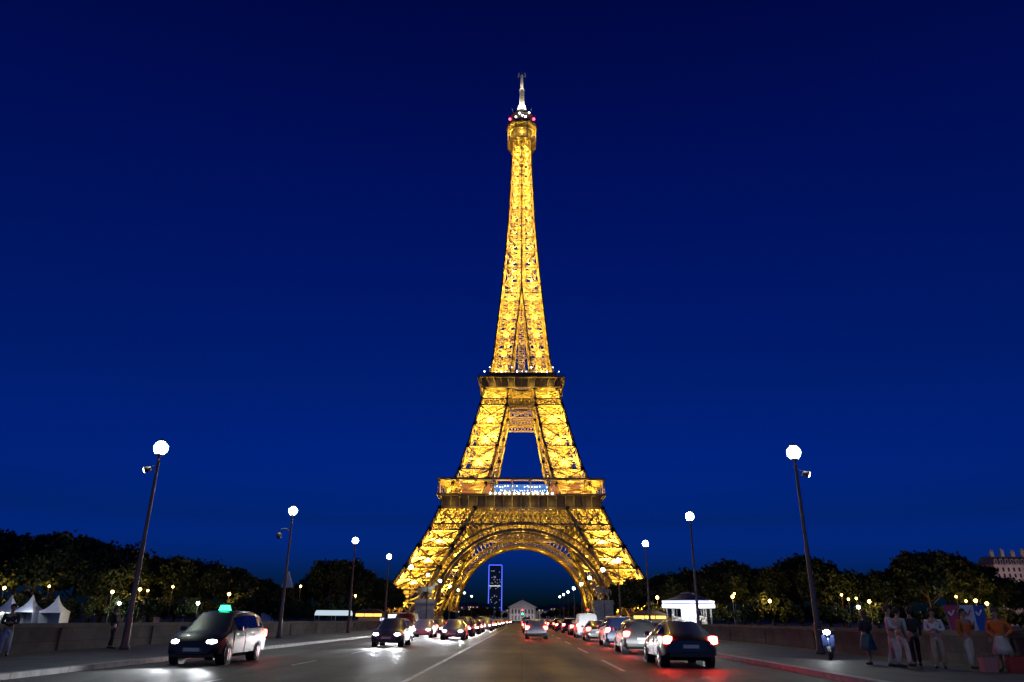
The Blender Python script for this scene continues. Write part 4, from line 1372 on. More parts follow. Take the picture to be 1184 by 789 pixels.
FACADE = mat('dim_city_stone', (.20, .18, .17), .8, noise=.2, nscale=.1)
ZINC = mat('dark_zinc_roof', (.06, .065, .08), .5)
WARMW = mat('warm_lit_window', (.6, .5, .3), .4, emit=(1, .75, .4), es=.8, light=False)
n = 0
for px0, px1, top, D in ((527, 541, 697, 1300), (541, 553, 696, 1340), (553, 566, 698, 1380), (581, 592, 701, 1500), (622, 634, 701, 1500), (634, 650, 699, 1420), (650, 664, 698, 1360), (664, 684, 697, 1300)):
    a, b = at(px0, top, D), at(px1, top, D)
    e = empty('city_building', ((a.x + b.x) / 2, D, 0)); w = (b.x - a.x) * .98; h = a.z
    tag(e, 'dim far city block under the arch, %s from the left' % ordinal(n), 'building', 'far city blocks under the arch')
    B = MB(); B.box(-w / 2, w / 2, 0, 14, 0, h * .78); B.build('wall', FACADE, e)
    B = MB(); B.add([(-w / 2, -.3, h * .781), (w / 2, -.3, h * .781), (w / 2, 14, h * .781), (-w / 2, 14, h * .781), (-w / 2 + 1, 3, h), (w / 2 - 1, 3, h), (w / 2 - 1, 11, h), (-w / 2 + 1, 11, h)],
                    [(0, 3, 2, 1), (4, 5, 6, 7), (0, 1, 5, 4), (1, 2, 6, 5), (2, 3, 7, 6), (3, 0, 4, 7)])
    B.build('roof', ZINC, e)
    for k in range(9):
        B = MB(); x = random.uniform(-w / 2 + 1, w / 2 - 1); z = h * random.choice((.45, .56, .68)); B.box(x - .7, x + .7, -.15, -.02, z, z + 1.7); B.build('window', WARMW, e)
    n += 1

# stone apartment house at the far right, above the trees
D = 420
a, b = at(1146, 640, D), at(1215, 640, D)
e = empty('apartment_house', (a.x, D, 0)); w = b.x - a.x; h = a.z
tag(e, 'pale stone apartment house with mansard roof and chimneys above the far right trees', 'building')
APST = mat('pinkish_grey_stone', (.34, .27, .26), .8, noise=.2, nscale=.3)
B = MB(); B.box(0, w, 0, 16, 0, h - 6.5); B.build('wall', APST, e)
B = MB(); B.box(-.4, w + .4, -.5, 16.4, h - 6.49, h - 5.9); B.box(-.25, w + .2, -.7, -.01, h - 13.2, h - 12.8); B.build('cornice', APST, e)
B = MB(); B.add([(0, .2, h - 5.89), (w, .2, h - 5.89), (w, 15.8, h - 5.89), (0, 15.8, h - 5.89), (1.2, 2.6, h - 1.2), (w - 1.2, 2.6, h - 1.2), (w - 1.2, 13, h - 1.2), (1.2, 13, h - 1.2)],
                [(0, 3, 2, 1), (4, 5, 6, 7), (0, 1, 5, 4), (1, 2, 6, 5), (2, 3, 7, 6), (3, 0, 4, 7)])
rf = B.build('roof', ZINC, e)
for k in range(6):
    x = 2.0 + k * (w - 4) / 5
    B = MB(); B.box(x - .9, x + .9, 2.4, 3.6, h - 4.5, h + 1.2 + (k % 2) * .8); B.box(x - .6, x - .2, 2.6, 3.2, h + 1.2 + (k % 2) * .8 + .001, h + 2.2 + (k % 2) * .8); B.box(x + .2, x + .6, 2.6, 3.2, h + 1.2 + (k % 2) * .8 + .001, h + 2.0 + (k % 2) * .8); B.build('chimney', APST, rf)
WIND = mat('dark_window_glass', (.02, .02, .03), .15)
for k in range(11):
    x = 1.8 + k * (w - 3.6) / 10
    B = MB(); B.box(x - .75, x + .75, .25, 1.6, h - 5.6, h - 3.0); dm = B.build('dormer', APST, rf)
    B = MB(); B.box(x - .5, x + .5, .2, .247, h - 5.3, h - 3.3); B.build('dormer_window', WIND, e)
    for r_ in range(6):
        z = h - 9.6 - 3.3 * r_
        if z < 4: continue
        B = MB(); B.box(x - .55, x + .55, -.05, -.003, z, z + 2.1)
        f = B.build('window', WIND, e)
        B = MB(); B.box(x - .75, x + .75, -.12, -.052, z - .2, z - .03); B.build('sill', APST, f)
plight('street_glow_lamp', (a.x + 8, D - 25, 22), 11000, (1.0, .75, .65), 1)
# ------------------------------------------------------------------ cars
def paint(name, c, metal=0.1):
    return mat(name, c, .38, metal=metal, coat=.3)


CARP = {'black': paint('black_car_paint', (.012, .012, .014)), 'dark grey': paint('dark_grey_car_paint', (.05, .052, .056)), 'silver': paint('silver_car_paint', (.38, .39, .40), .6),
        'white': paint('white_car_paint', (.72, .72, .70), 0), 'dark blue': paint('dark_blue_car_paint', (.015, .025, .08)), 'dark red': paint('dark_red_car_paint', (.16, .012, .014))}
CGLASS = mat('dark_car_glass', (.012, .014, .016), .06, spec=.8)
TYRE = mat('tyre_rubber', (.018, .018, .018), .8)
RIM = mat('alloy_rim', (.5, .5, .52), .3, metal=.9)
BLACKP = mat('black_plastic', (.02, .02, .02), .5)
PLATE = mat('plain_number_plate', (.6, .6, .55), .5)
HEADL = mat('lit_headlight', (.9, .9, .95), .2, emit=(.92, .96, 1.0), es=30)
TAILL = mat('lit_taillight', (.5, .02, .02), .2, emit=(1.0, .03, .018), es=130)
CHROME = mat('chrome_trim', (.7, .7, .72), .15, metal=1.0)
WARMI = mat('orange_indicator', (.8, .3, .05), .3, emit=(1, .4, .05), es=6, light=False)

PROFILES = {
    'hatchback': dict(L=4.1, w=[.785, 3.28], st=[
        (0.00, .60, .64, .34, .56, .50, .64), (.16, .79, .81, .24, .66, .64, .74), (.65, .86, .87, .20, .79, .70, .89), (1.12, .88, .88, .20, .92, .73, .98),
        (1.85, .88, .885, .2, .95, .60, 1.43), (2.5, .88, .885, .2, .97, .62, 1.49), (3.25, .88, .885, .2, .99, .60, 1.46), (3.72, .87, .87, .22, 1.0, .56, 1.36), (4.00, .83, .84, .30, .94, .60, 1.02), (4.1, .76, .78, .36, .62, .62, .82)]),
    'sedan': dict(L=4.7, w=[.86, 3.70], st=[
        (0.00, .62, .66, .34, .54, .52, .62), (.18, .81, .83, .24, .64, .66, .72), (.8, .88, .89, .20, .78, .72, .87), (1.40, .90, .90, .20, .90, .74, .96),
        (2.15, .90, .905, .2, .93, .60, 1.38), (2.8, .90, .905, .2, .95, .62, 1.44), (3.35, .90, .905, .2, .96, .60, 1.40), (4.0, .90, .90, .2, .97, .62, 1.06), (4.55, .86, .87, .28, .93, .66, .99), (4.7, .78, .80, .36, .62, .64, .84)]),
    'minivan': dict(L=4.6, w=[.82, 3.65], st=[
        (0.00, .64, .68, .34, .60, .54, .72), (.16, .82, .84, .24, .72, .68, .84), (.6, .89, .90, .20, .88, .74, .98), (.98, .91, .91, .20, .99, .76, 1.07),
        (1.75, .91, .915, .2, 1.02, .64, 1.60), (2.5, .91, .915, .2, 1.04, .66, 1.68), (3.6, .91, .915, .2, 1.05, .65, 1.66), (4.25, .90, .90, .22, 1.05, .62, 1.58), (4.50, .87, .88, .30, 1.0, .66, 1.10), (4.6, .80, .82, .36, .7, .66, .88)]),
    'van': dict(L=5.0, w=[.95, 3.95], st=[
        (0.00, .70, .74, .36, .70, .58, .84), (.14, .90, .92, .26, .84, .74, .98), (.5, .96, .97, .22, 1.02, .80, 1.14), (.78, .97, .97, .22, 1.12, .82, 1.22),
        (1.45, .97, .975, .22, 1.16, .74, 1.92), (2.2, .97, .975, .22, 1.18, .76, 2.0), (4.0, .97, .975, .22, 1.18, .76, 2.0), (4.82, .96, .96, .24, 1.18, .74, 1.94), (4.95, .94, .95, .30, 1.1, .76, 1.5), (5.0, .90, .90, .38, .8, .74, 1.0)]),
}


def car_parts(kind):
    P = PROFILES[kind]; st = P['st']
    def ring(s):
        y, hs, hb, zb, zbelt, hr, zt = s
        h = [(hs * .80, zb), (hs, zb + .12), (hb, (zb + zbelt) / 2 + .05), (hb * .985, zbelt), (hr, zt - .055), (hr * .82, zt), (0, zt + .018)]
        pts = [(x, y, z) for x, z in h]
        return pts + [(-x, y, z) for x, z in reversed(h[:-1])]
    R = [ring(s) for s in st]
    n = len(R[0])
    B = MB()
    vs = [p for r in R for p in r]
    fs = []
    for i in range(len(R) - 1):
        for k in range(n): fs.append((i * n + k, i * n + (k + 1) % n, (i + 1) * n + (k + 1) % n, (i + 1) * n + k))
    fs.append(tuple(range(n))); fs.append(tuple((len(R) - 1) * n + k for k in reversed(range(n))))
    B.add(vs, fs, 0, True)
    out = [('body', B.mesh('body'), 'P', None, (0, 0, 0))]
    bm = bmesh.new(); bm.from_mesh(out[0][1]); bmesh.ops.recalc_face_normals(bm, faces=bm.faces)
    for e_ in bm.edges:
        if e_.calc_face_angle(0) > math.radians(38): e_.smooth = False
    bm.to_mesh(out[0][1]); bm.free()

    def quad_patch(name, c, m=6, off=.008, pad=(.06, .94, .1, .9)):
        a, b, d, e_ = (Vector(x) for x in c)      # a,b bottom; d top over a ; e top over b
        nr = (b - a).cross(d - a).normalized()
        mid = (a + b + d + e_) / 4 - Vector((0, P['L'] / 2, .8))
        if nr.dot(mid) < 0: nr = -nr
        pts = []
        for s, t in ((pad[0], pad[2]), (pad[1], pad[2]), (pad[1], pad[3]), (pad[0], pad[3])):
            pts.append(a.lerp(b, s).lerp(d.lerp(e_, s), t) + nr * off)
        q = MB(); q.add([*pts, *[x - nr * off * 2.2 for x in pts]], [(0, 1, 2, 3), (0, 4, 5, 1), (1, 5, 6, 2), (2, 6, 7, 3), (3, 7, 4, 0)])
        return name, q.mesh(name), CGLASS, None, (0, 0, 0)
    i3, i4 = 3, 4
    ws = [R[3][-5 - 0], R[3][4], R[4][-5 - 0 + 0], R[4][4]]
    out.append(quad_patch('windscreen', (R[3][8], R[3][4], R[4][8], R[4][4]), pad=(.05, .95, .08, .95)))
    rr = 7 if kind != 'sedan' else 6
    out.append(quad_patch('rear_window', (R[rr + 1][8], R[rr + 1][4], R[rr][8], R[rr][4]), pad=(.08, .92, .12, .9)))
    for s, (b_, t_) in ((1, (3, 4)), (-1, (9, 8))):
        for i0, i1, pd in ((4, 5, (-.28, .94, .1, .84)), (5, 6, (.04, .96, .1, .84)), (6, 7, (.04, .8 if kind != 'sedan' else .55, .1, .78))):
            if kind == 'van' and i0 > 4: continue
            out.append(quad_patch('side_window', (R[i0][b_], R[i1][b_], R[i0][t_], R[i1][t_]), off=.012, pad=pd))
    L = P['L']; hw = hw_ = max(s[2] for s in st)
    q = MB(); q.box(-.34, .34, -.02, .2, .40, .56); out.append(('grille', q.mesh('grille'), BLACKP, None, (0, 0, 0)))
    for z_ in (.44, .50):
        q = MB(); q.box(-.32, .32, -.028, -.021, z_ - .008, z_ + .008); out.append(('grille_bar', q.mesh('grille_bar'), CHROME, None, (0, 0, 0)))
    for s in (-1, 1):
        zb_ = st[4][4]
        for y_ in (st[3][0] + .22, st[3][0] + 1.30):
            q = MB(); q.box(min(s * (hw_ - .12), s * (hw_ + .003)), max(s * (hw_ - .12), s * (hw_ + .003)), y_ - .009, y_ + .009, .32, zb_ - .04); out.append(('door_seam', q.mesh('door_seam'), BLACKP, None, (0, 0, 0)))
            q = MB(); q.box(min(s * (hw_ - .06), s * (hw_ + .022)), max(s * (hw_ - .06), s * (hw_ + .022)), y_ + .78, y_ + .94, zb_ - .16, zb_ - .125); out.append(('door_handle', q.mesh('door_handle'), CHROME, None, (0, 0, 0)))
    q = MB(); q.box(-.7, .7, .04, .2, .25, .36); out.append(('front_bumper', q.mesh('front_bumper'), BLACKP, None, (0, 0, 0)))
    q = MB(); q.box(-.72, .72, L - .16, L + .015, .34, .46); out.append(('rear_bumper', q.mesh('rear_bumper'), BLACKP, None, (0, 0, 0)))
    q = MB(); q.box(-.26, .26, -.035, -.021, .42, .53); out.append(('number_plate', q.mesh('number_plate'), PLATE, None, (0, 0, 0)))
    q = MB(); q.box(-.26, .26, L + .006, L + .02, .60, .71); out.append(('number_plate', q.mesh('number_plate'), PLATE, None, (0, 0, 0)))
    zh = st[1][4] + (.0 if kind != 'van' else .04); zt_ = st[-2][4] - .06
    for s in (-1, 1):
        q = MB(); q.lathe([(.02, -.09), (.8, -.06), (1, 0), (.8, .06), (.02, .09)], 12)
        me = q.mesh('headlight')
        for v in me.vertices: v.co = Vector((v.co.x * .17, v.co.y * .10 - v.co.x * s * -.06 + 0, v.co.z * .95))
        out.append(('headlight', me, HEADL, None, (s * .60, .10, zh - .02)))
        q = MB(); q.lathe([(.3, -.13), (1, -.10), (1, .10), (.3, .13)], 10)
        me = q.mesh('taillight')
        for v in me.vertices: v.co = Vector((v.co.x * .15, v.co.y * .07, v.co.z))
        out.append(('taillight', me, TAILL, None, (s * (st[-2][2] - .12), L - .075, zt_ - .02)))
        q = MB(); q.box(min(s * hw, s * (hw + .17)), max(s * hw, s * (hw + .17)), st[4][0] - .35, st[4][0] - .22, st[4][4] + .02, st[4][4] + .15)
        out.append(('wing_mirror', q.mesh('wing_mirror'), 'P', None, (0, 0, 0)))
        for wy in P['w']:
            q = MB(); q.tube([(-.10, 0, 0), (.10, 0, 0)], .31, 20, smooth=False); me = q.mesh('wheel')
            out.append(('wheel', me, TYRE, [('rim', s)], (s * (hw - .085), wy, .31)))
            q = MB(); q.tube([(s * (hw - .3), 0, 0), (s * (hw + .006), 0, 0)], .375, 22, smooth=False)
            out.append(('wheel_arch', q.mesh('wheel_arch'), BLACKP, None, (0, wy, .335)))
    return out


def rim_mesh():
    q = MB(); q.tube([(-.112, 0, 0), (.112, 0, 0)], .195, 18, smooth=False)
    for k in range(5):
        a = 2 * PI * k / 5
        q.beam((.114, 0, 0), (.114, .19 * math.cos(a), .19 * math.sin(a)), .02, .05); q.beam((-.114, 0, 0), (-.114, .19 * math.cos(a), .19 * math.sin(a)), .02, .05)
    m = q.mesh('rim'); m.materials.append(RIM); return m


RM = rim_mesh()


def make_car(kind, name):
    root = empty(name)
    for nm, me, mm, subs, loc in car_parts(kind):
        if mm == 'P':
            me.materials.append(CARP['black'])
        else: me.materials.append(mm)
        o = link(nm, me, None, root, loc)
        if mm == 'P': o.material_slots[0].link = 'OBJECT'; o.material_slots[0].material = CARP['black']
        if subs: link('rim', RM, None, o)
    return root


PROTO = {}
CARN = {'hatchback': 'hatchback_car', 'sedan': 'sedan_car', 'minivan': 'minivan', 'van': 'delivery_van'}


def place_car(kind, color, x, y, away, label, cat, group, beam=0.0, rot=0.0, light=None):
    """y is where the nearest bumper stands; away = driving towards the tower"""
    e = None
    if kind not in PROTO: PROTO[kind] = make_car(kind, CARN[kind]); e = PROTO[kind]
    else: e = copy_tree(PROTO[kind])
    L = PROFILES[kind]['L']
    e.location = (x, y + (L if away else 0), 0.002)
    e.rotation_euler = (0, 0, (PI if away else 0) + rot)
    for ch in e.children:
        if ch.name.split('.')[0] in ('body', 'wing_mirror'): ch.material_slots[0].material = CARP[color]
    tag(e, label, cat, group)
    if beam: BEAMS.append((e, beam))
    return e


BEAMS = []
KINDS_ = ['hatchback', 'sedan', 'minivan', 'van']; COLS_ = list(CARP)
# the taxi waiting on the left
PROFILES['taxi'] = PROFILES['minivan']; CARN['taxi'] = 'taxi_car'
tx = place_car('taxi', 'black', -10.75, 25.4, False, 'black taxi with green roof light and headlights on, waiting left of the traffic', 'taxi', 'vehicles on the bridge', 900, rot=0.0)
GREEN = mat('green_taxi_light', (.1, .6, .3), .3, emit=(.02, 1.0, .30), es=9)
B = MB()
B.add([(-.2, 0, 0), (.2, 0, 0), (.2, .14, 0), (-.2, .14, 0), (-.15, .03, .17), (.15, .03, .17), (.15, .11, .17), (-.15, .11, .17)], [(0, 3, 2, 1), (4, 5, 6, 7), (0, 1, 5, 4), (1, 2, 6, 5), (2, 3, 7, 6), (3, 0, 4, 7)])
rl = B.build('roof_light', GREEN, tx, (0, 2.3, 1.70))
B = MB(); B.box(-.24, .24, -.04, .18, -.02, -.001); B.build('light_base', BLACKP, rl)

ONCOMING = [(-7.6, 43), (-5.0, 58), (-8.6, 53), (-5.2, 70), (-8.5, 64), (-5.2, 81), (-8.5, 75), (-11.0, 70), (-5.4, 92), (-8.3, 90), (-5.2, 106), (-8.5, 104), (-11.1, 96), (-5.3, 121), (-8.4, 119), (-5.2, 138), (-8.4, 136), (-5.3, 158), (-8.4, 155), (-5.2, 182), (-8.4, 180), (-5.3, 212), (-8.3, 208), (-5.2, 245), (-8.3, 240), (-5.2, 290), (-5.2, 340)]
for i, (x, y) in enumerate(ONCOMING):
    kd = KINDS_[(0, 1, 0, 2, 1, 0, 1, 3, 0, 1, 2)[i % 11]]; c = COLS_[(1, 2, 0, 4, 3, 0, 1, 5, 2)[i % 9]]
    nm = {'hatchback': 'hatchback', 'sedan': 'saloon car', 'minivan': 'people carrier', 'van': 'van'}[kd]
    place_car(kd, c, x + random.uniform(-.2, .2), y, False, '%s %s with white headlights on, %s of the oncoming traffic' % (c, nm, ordinal(i)), 'van' if kd == 'van' else 'car', 'vehicles on the bridge', 1 if y < 125 else 0)
AWAY_CARS = [(5.7, 26.0), (5.6, 36), (5.8, 45.5), (1.0, 62), (5.7, 56), (5.6, 67), (1.1, 77), (5.7, 79), (.9, 93), (5.7, 92), (1.0, 108), (5.6, 106), (1.0, 125), (5.7, 122), (1.0, 144), (5.6, 140), (.9, 166), (5.7, 160), (1.0, 190), (5.6, 185), (1.0, 220), (5.6, 214), (1.0, 255), (5.6, 250), (1.0, 300), (1.0, 350)]
for i, (x, y) in enumerate(AWAY_CARS):
    kd = KINDS_[(1, 0, 2, 0, 1, 3, 0, 1, 0, 2, 1)[i % 11]]; c = COLS_[(0, 1, 4, 2, 0, 3, 5, 1, 2)[i % 9]]
    nm = {'hatchback': 'hatchback', 'sedan': 'saloon car', 'minivan': 'people carrier', 'van': 'van'}[kd]
    place_car(kd, c, x + random.uniform(-.2, .2), y, True, '%s %s with red tail lights, %s of those driving away' % (c, nm, ordinal(i)), 'van' if kd == 'van' else 'car', 'vehicles on the bridge', 1 if y < 60 else 0)
for e, b in BEAMS:
    L = 0.05
    for s in (-1, 1):
        o = spot_up('headlight_beam', (s * .6, -.12, .66), 1000, (.93, .96, 1.0), .08, e, size=56, blend=1.0, rot=(math.radians(90 - 3), 0, PI))
# ------------------------------------------------------------------ scooter with its headlight on, right pavement
e = empty('motor_scooter', (11.3, 29.0, .14), math.radians(-24)); tag(e, 'parked scooter facing the camera with its white headlight on', 'scooter')
B = MB()
for y in (.0, 1.25): B.tube([(-.05, y, .23), (.05, y, .23)], .23, 18, smooth=False)
m_ = B
for y in (0.0, 1.25):
    B = MB(); B.tube([(-.05, y, .24), (.05, y, .24)], .23, 18, smooth=False); w_ = B.build('wheel', TYRE, e)
    B = MB(); B.tube([(-.055, y, .24), (.055, y, .24)], .13, 14, smooth=False); B.build('rim', RIM, w_)
B = MB()
B.tube([(0, .02, .26), (0, .1, .62), (0, .18, 1.0)], [.06, .05, .04], 8)
B.tube([(0, .12, .5), (0, .3, .30), (0, .62, .28), (0, .78, .5), (0, 1.3, .62), (0, 1.5, .66)], [.16, .13, .13, .19, .17, .06], 12)
B.add([(-.22, .10, .86), (.22, .10, .86), (.19, .14, .36), (-.19, .14, .36), (-.18, .16, .86), (.18, .16, .86), (.16, .2, .36), (-.16, .2, .36)], [(0, 3, 2, 1), (4, 5, 6, 7), (0, 1, 5, 4), (1, 2, 6, 5), (2, 3, 7, 6), (3, 0, 4, 7)]); B.tube([(0, -.02, 1.0), (0, .1, .95), (0, .2, .8)], [.08, .14, .12], 12)
B.build('body', CARP['dark blue'], e)
B = MB(); B.tube([(0, .7, .72), (0, 1.0, .76), (0, 1.35, .74)], [.13, .16, .10], 10); B.build('seat', BLACKP, e)
B = MB(); B.tube([(-.34, .26, 1.04), (-.15, .17, 1.03), (.15, .17, 1.03), (.34, .26, 1.04)], .022, 8); B.build('handlebar', BLACKP, e)
B = MB(); B.lathe([(.03, -.08), (.10, -.05), (.115, 0), (.10, .05), (.03, .08)], 12, (0, -.11, .95)); B.build('headlight', mat('lit_scooter_headlight', (.9, .9, 1), .2, emit=(.9, .95, 1), es=120), e)

# traffic lights
def traffic_light(x, y, label, lit):
    e = empty('traffic_light', (x, y, 0)); tag(e, label, 'traffic light', 'traffic lights beyond the bridge')
    B = MB(); B.tube([(0, 0, 0), (0, 0, 2.6)], [.08, .06], 10); B.build('pole', POLE, e)
    B = MB(); B.box(-.22, .22, -.16, .16, 2.5, 3.75); B.build('housing', BLACKP, e)
    for k, (nm, c) in enumerate((('green_lens', (.02, 1, .5)), ('amber_lens', (1, .5, .03)), ('red_lens', (1, .03, .06)))):
        B = MB(); B.tube([(0, -.162, 2.72 + .40 * k), (0, -.21, 2.72 + .40 * k)], [.17, .15], 14, smooth=False)
        on = nm.split('_')[0] in lit
        B.build(nm, mat('lit_' + nm if on else nm + '_glass', tuple(v * .3 for v in c), .3, emit=c if on else None, es=16, light=False), e)
p = at(604, 704, 182); traffic_light(p.x, 176, 'traffic light showing red in front of the columned building', ('red', 'green'))
p = at(679.5, 705, 168); traffic_light(p.x, 168, 'traffic light showing red beside the right stone plinth', ('red', 'green'))

# ------------------------------------------------------------------ people
SKINM = mat('skin', (.36, .20, .14), .55)
EYEM = mat('dark_eye', (.01, .01, .01), .2)
HAIRS = {'dark': mat('dark_hair', (.02, .014, .01), .6), 'brown': mat('brown_hair', (.07, .04, .02), .6), 'fair': mat('fair_hair', (.25, .16, .07), .6)}
CLOTH = {}
def cloth(name, c):
    if name not in CLOTH: CLOTH[name] = mat(name.replace(' ', '_') + '_cloth', c, .85, noise=.22, nscale=5, bump=.9, bscale=9)
    return CLOTH[name]


def person(loc, rz, label, top, bottom, hair='dark', H=1.72, arms='down', skirt=False, stride=.12, long_hair=False, shoes=(.03, .03, .03), z=.14):
    e = empty('person', (loc[0], loc[1], z), rz); k = H / 1.76; e.scale = (k, k, k)
    tag(e, label, 'person', 'people on the bridge pavement')
    def arm(s):
        if arms == 'down': return [(s * .205, .0, 1.40), (s * .25, .03, 1.13), (s * .24, -.06, .89)]
        if arms == 'front': return [(s * .205, .0, 1.40), (s * .25, .0, 1.13), (s * .06, -.24, 1.14)]
        if arms == 'phone': return [(s * .205, .0, 1.40), (s * .24, -.05, 1.14), (s * .10, -.27, 1.30)] if s > 0 else [(s * .205, .0, 1.40), (s * .25, .03, 1.13), (s * .24, -.06, .89)]
        if arms == 'hips': return [(s * .205, .0, 1.40), (s * .36, .08, 1.17), (s * .20, -.05, 1.02)]
    legs = {}
    for s in (-1, 1):
        d = stride * s
        legs[s] = [(s * .095, 0, .90), (s * .105, -.03 + d * .5, .49), (s * .11, .02 + d, .085), (s * .125, -.15 + d, .045)]
    v = [(0, 0, .96), (0, 0, 1.16), (0, .0, 1.36), (0, .005, 1.485), (0, -.015, 1.56), (0, -.03, 1.64), (0, -.02, 1.715)]
    r = [(.145, .105), (.125, .095), (.155, .105), (.055, .058), (.058, .075), (.076, .098), (.066, .08)]
    ed = [(0, 1), (1, 2), (2, 3), (3, 4), (4, 5), (5, 6)]
    def ch(a, pts, rad):
        for p_, q in zip(pts, rad):
            v.append(p_); r.append(q); ed.append((a, len(v) - 1)); a = len(v) - 1
        return a
    hands = []
    for s in (-1, 1):
        A = arm(s); d = (Vector(A[2]) - Vector(A[1])).normalized()
        palm = Vector(A[2]) + d * .075
        ch(2, A + [tuple(palm)], [.055, .042, .029, (.036, .018)])
        hands.append((Vector(A[2]), palm, d, s))
        ch(0, legs[s], [.085, .058, .04, .04])
    body = skin_mesh('body', v, ed, r, 1, ())
    # nose, ears, eyes and fingers joined into the body mesh
    X = MB()
    X.tube([(0, -.118, 1.665), (0, -.142, 1.632), (0, -.120, 1.622)], [.008, .015, .010], 6)
    X.tube([(-.024, -.112, 1.592), (.024, -.112, 1.592)], [.007, .007], 6)
    for s in (-1, 1):
        X.tube([(s * .074, -.02, 1.665), (s * .088, -.012, 1.64), (s * .076, -.02, 1.61)], [.01, .018, .008], 6)
        X.lathe([(.002, -.009), (.011, -.004), (.011, .004), (.002, .009)], 8, (s * .030, -.113, 1.662), mi=1)
    for wrist, palm, d, s in hands:
        side = d.cross(Vector((0, 1, 0)) if abs(d.y) < .8 else Vector((0, 0, 1))).normalized(); fwd = side.cross(d)
        for j, ln in enumerate((.062, .074, .07, .054)):
            b0 = palm + side * (-.026 + .0175 * j) - d * .01
            X.tube([b0, b0 + d * ln * .5 + fwd * .004, b0 + d * ln * .85 + fwd * .022, b0 + d * ln * .95 + fwd * .036], [.0095, .0088, .0078, .006], 6)
        t0 = palm - d * .045 - side * .03
        X.tube([t0, t0 - side * .028 + d * .025, t0 - side * .03 + d * .055 + fwd * .012], [.012, .010, .007], 6)
    xm = X.mesh('x')
    bm = bmesh.new(); bm.from_mesh(body); bm.from_mesh(xm); bm.to_mesh(body); bm.free(); bpy.data.meshes.remove(xm)
    link('body', body, [SKINM, EYEM], e)
    # top with sleeves
    v2 = [(0, 0, .93), (0, 0, 1.16), (0, .0, 1.36), (0, .004, 1.44)]; r2 = [(.172, .132), (.152, .12), (.178, .126), (.085, .08)]; e2 = [(0, 1), (1, 2), (2, 3)]
    v, r, ed = v2, r2, e2
    for s in (-1, 1):
        A = arm(s); w_ = Vector(A[1]).lerp(Vector(A[2]), .88)
        ch(2, [A[0], A[1], tuple(w_)], [.074, .06, .046])
    link('top', skin_mesh('top', v, ed, r, 1), top, e)
    if skirt:
        B = MB(); B.lathe([(.15, 1.0), (.18, .9), (.24, .7), (.29, .48)], 18); B.build('skirt', bottom, e)
    else:
        v, r, ed = [(0, 0, .98)], [(.160, .122)], []
        v.append((0, 0, .92)); r.append((.165, .125)); ed.append((0, 1))
        for s in (-1, 1): ch(1, [(s * .095, 0, .86), (s * .105, -.03 + stride * s * .5, .49), (s * .11, .02 + stride * s, .10)], [.098, .078, .066])
        link('trousers', skin_mesh('trousers', v, ed, r, 1), bottom, e)
    sm_ = mat('shoe_leather', shoes, .5)
    for s in (-1, 1):
        d = stride * s
        B = MB(); B.tube([(s * .11, .075 + d, .045), (s * .112, .02 + d, .06), (s * .12, -.10 + d, .045), (s * .128, -.20 + d, .033)], [.036, .052, .046, .028], 10); B.build('shoe', sm_, e)
    B = MB()
    prof = [(.04, 1.80), (.075, 1.785), (.098, 1.74), (.104, 1.69), (.098, 1.64), (.085, 1.60)]
    if long_hair: prof += [(.088, 1.52), (.08, 1.42), (.05, 1.36)]
    B.lathe(list(reversed(prof)), 16)
    hm = B.mesh('hair')
    for vv in hm.vertices:
        f = vv.co.y < -.03
        vv.co.y = vv.co.y * 1.08 + .012
        if f and vv.co.z < 1.715: vv.co.y = max(vv.co.y, -.035 + (1.715 - vv.co.z) * .5)
    link('hair', hm, HAIRS[hair], e)
    return e


person((11.75, 25.0), math.radians(70), 'person in pale grey shirt and light trousers standing side on beside the cream jacket', cloth('pale grey shirt', (.55, .52, .50)), cloth('off white trousers', (.50, .47, .42)), 'brown', 1.78, 'front')
person((12.2, 25.3), math.radians(110), 'person in cream jacket and white trousers beside the pale grey shirt', cloth('cream jacket', (.48, .43, .36)), cloth('white trousers', (.6, .58, .54)), 'dark', 1.74, 'down')
person((11.55, 26.3), math.radians(200), 'person in dark jacket and teal skirt holding hands at waist', cloth('dark jacket', (.03, .03, .04)), cloth('teal skirt', (.06, .16, .16)), 'brown', 1.66, 'front', skirt=True, long_hair=True)
person((12.85, 24.4), math.radians(-30), 'person in white shirt and beige trousers with folded arms', cloth('white shirt', (.6, .56, .56)), cloth('beige trousers', (.38, .31, .22)), 'dark', 1.70, 'front')
person((12.75, 25.6), math.radians(170), 'person in black coat and black trousers seen from behind', cloth('black coat', (.02, .02, .02)), cloth('black trousers', (.02, .02, .025)), 'dark', 1.74, 'down')
person((13.75, 24.3), math.radians(15), 'person in orange jacket and white trousers holding up a phone', cloth('orange jacket', (.50, .11, .02)), cloth('white jeans', (.55, .5, .46)), 'dark', 1.70, 'phone')
person((14.1, 23.2), math.radians(-50), 'person in bright orange coat and pale skirt beside the red bag', cloth('bright orange coat', (.62, .14, .02)), cloth('pale skirt', (.5, .45, .42)), 'brown', 1.68, 'hips', skirt=True, long_hair=True)
person((14.55, 24.0), math.radians(160), 'person in brick red sweater at the right end of the pavement group', cloth('brick red sweater', (.30, .06, .04)), cloth('grey trousers', (.10, .10, .10)), 'dark', 1.76, 'down')
person((-18.0, 25.4), math.radians(120), 'person in dark clothes standing by the parapet at the left edge', cloth('navy jacket', (.02, .025, .05)), cloth('dark jeans', (.03, .035, .06)), 'dark', 1.78, 'down')
person((-18.1, 27.2), math.radians(30), 'person in black top and white trousers by the left parapet', cloth('black top', (.02, .02, .02)), cloth('white summer trousers', (.6, .6, .62)), 'dark', 1.7, 'front')
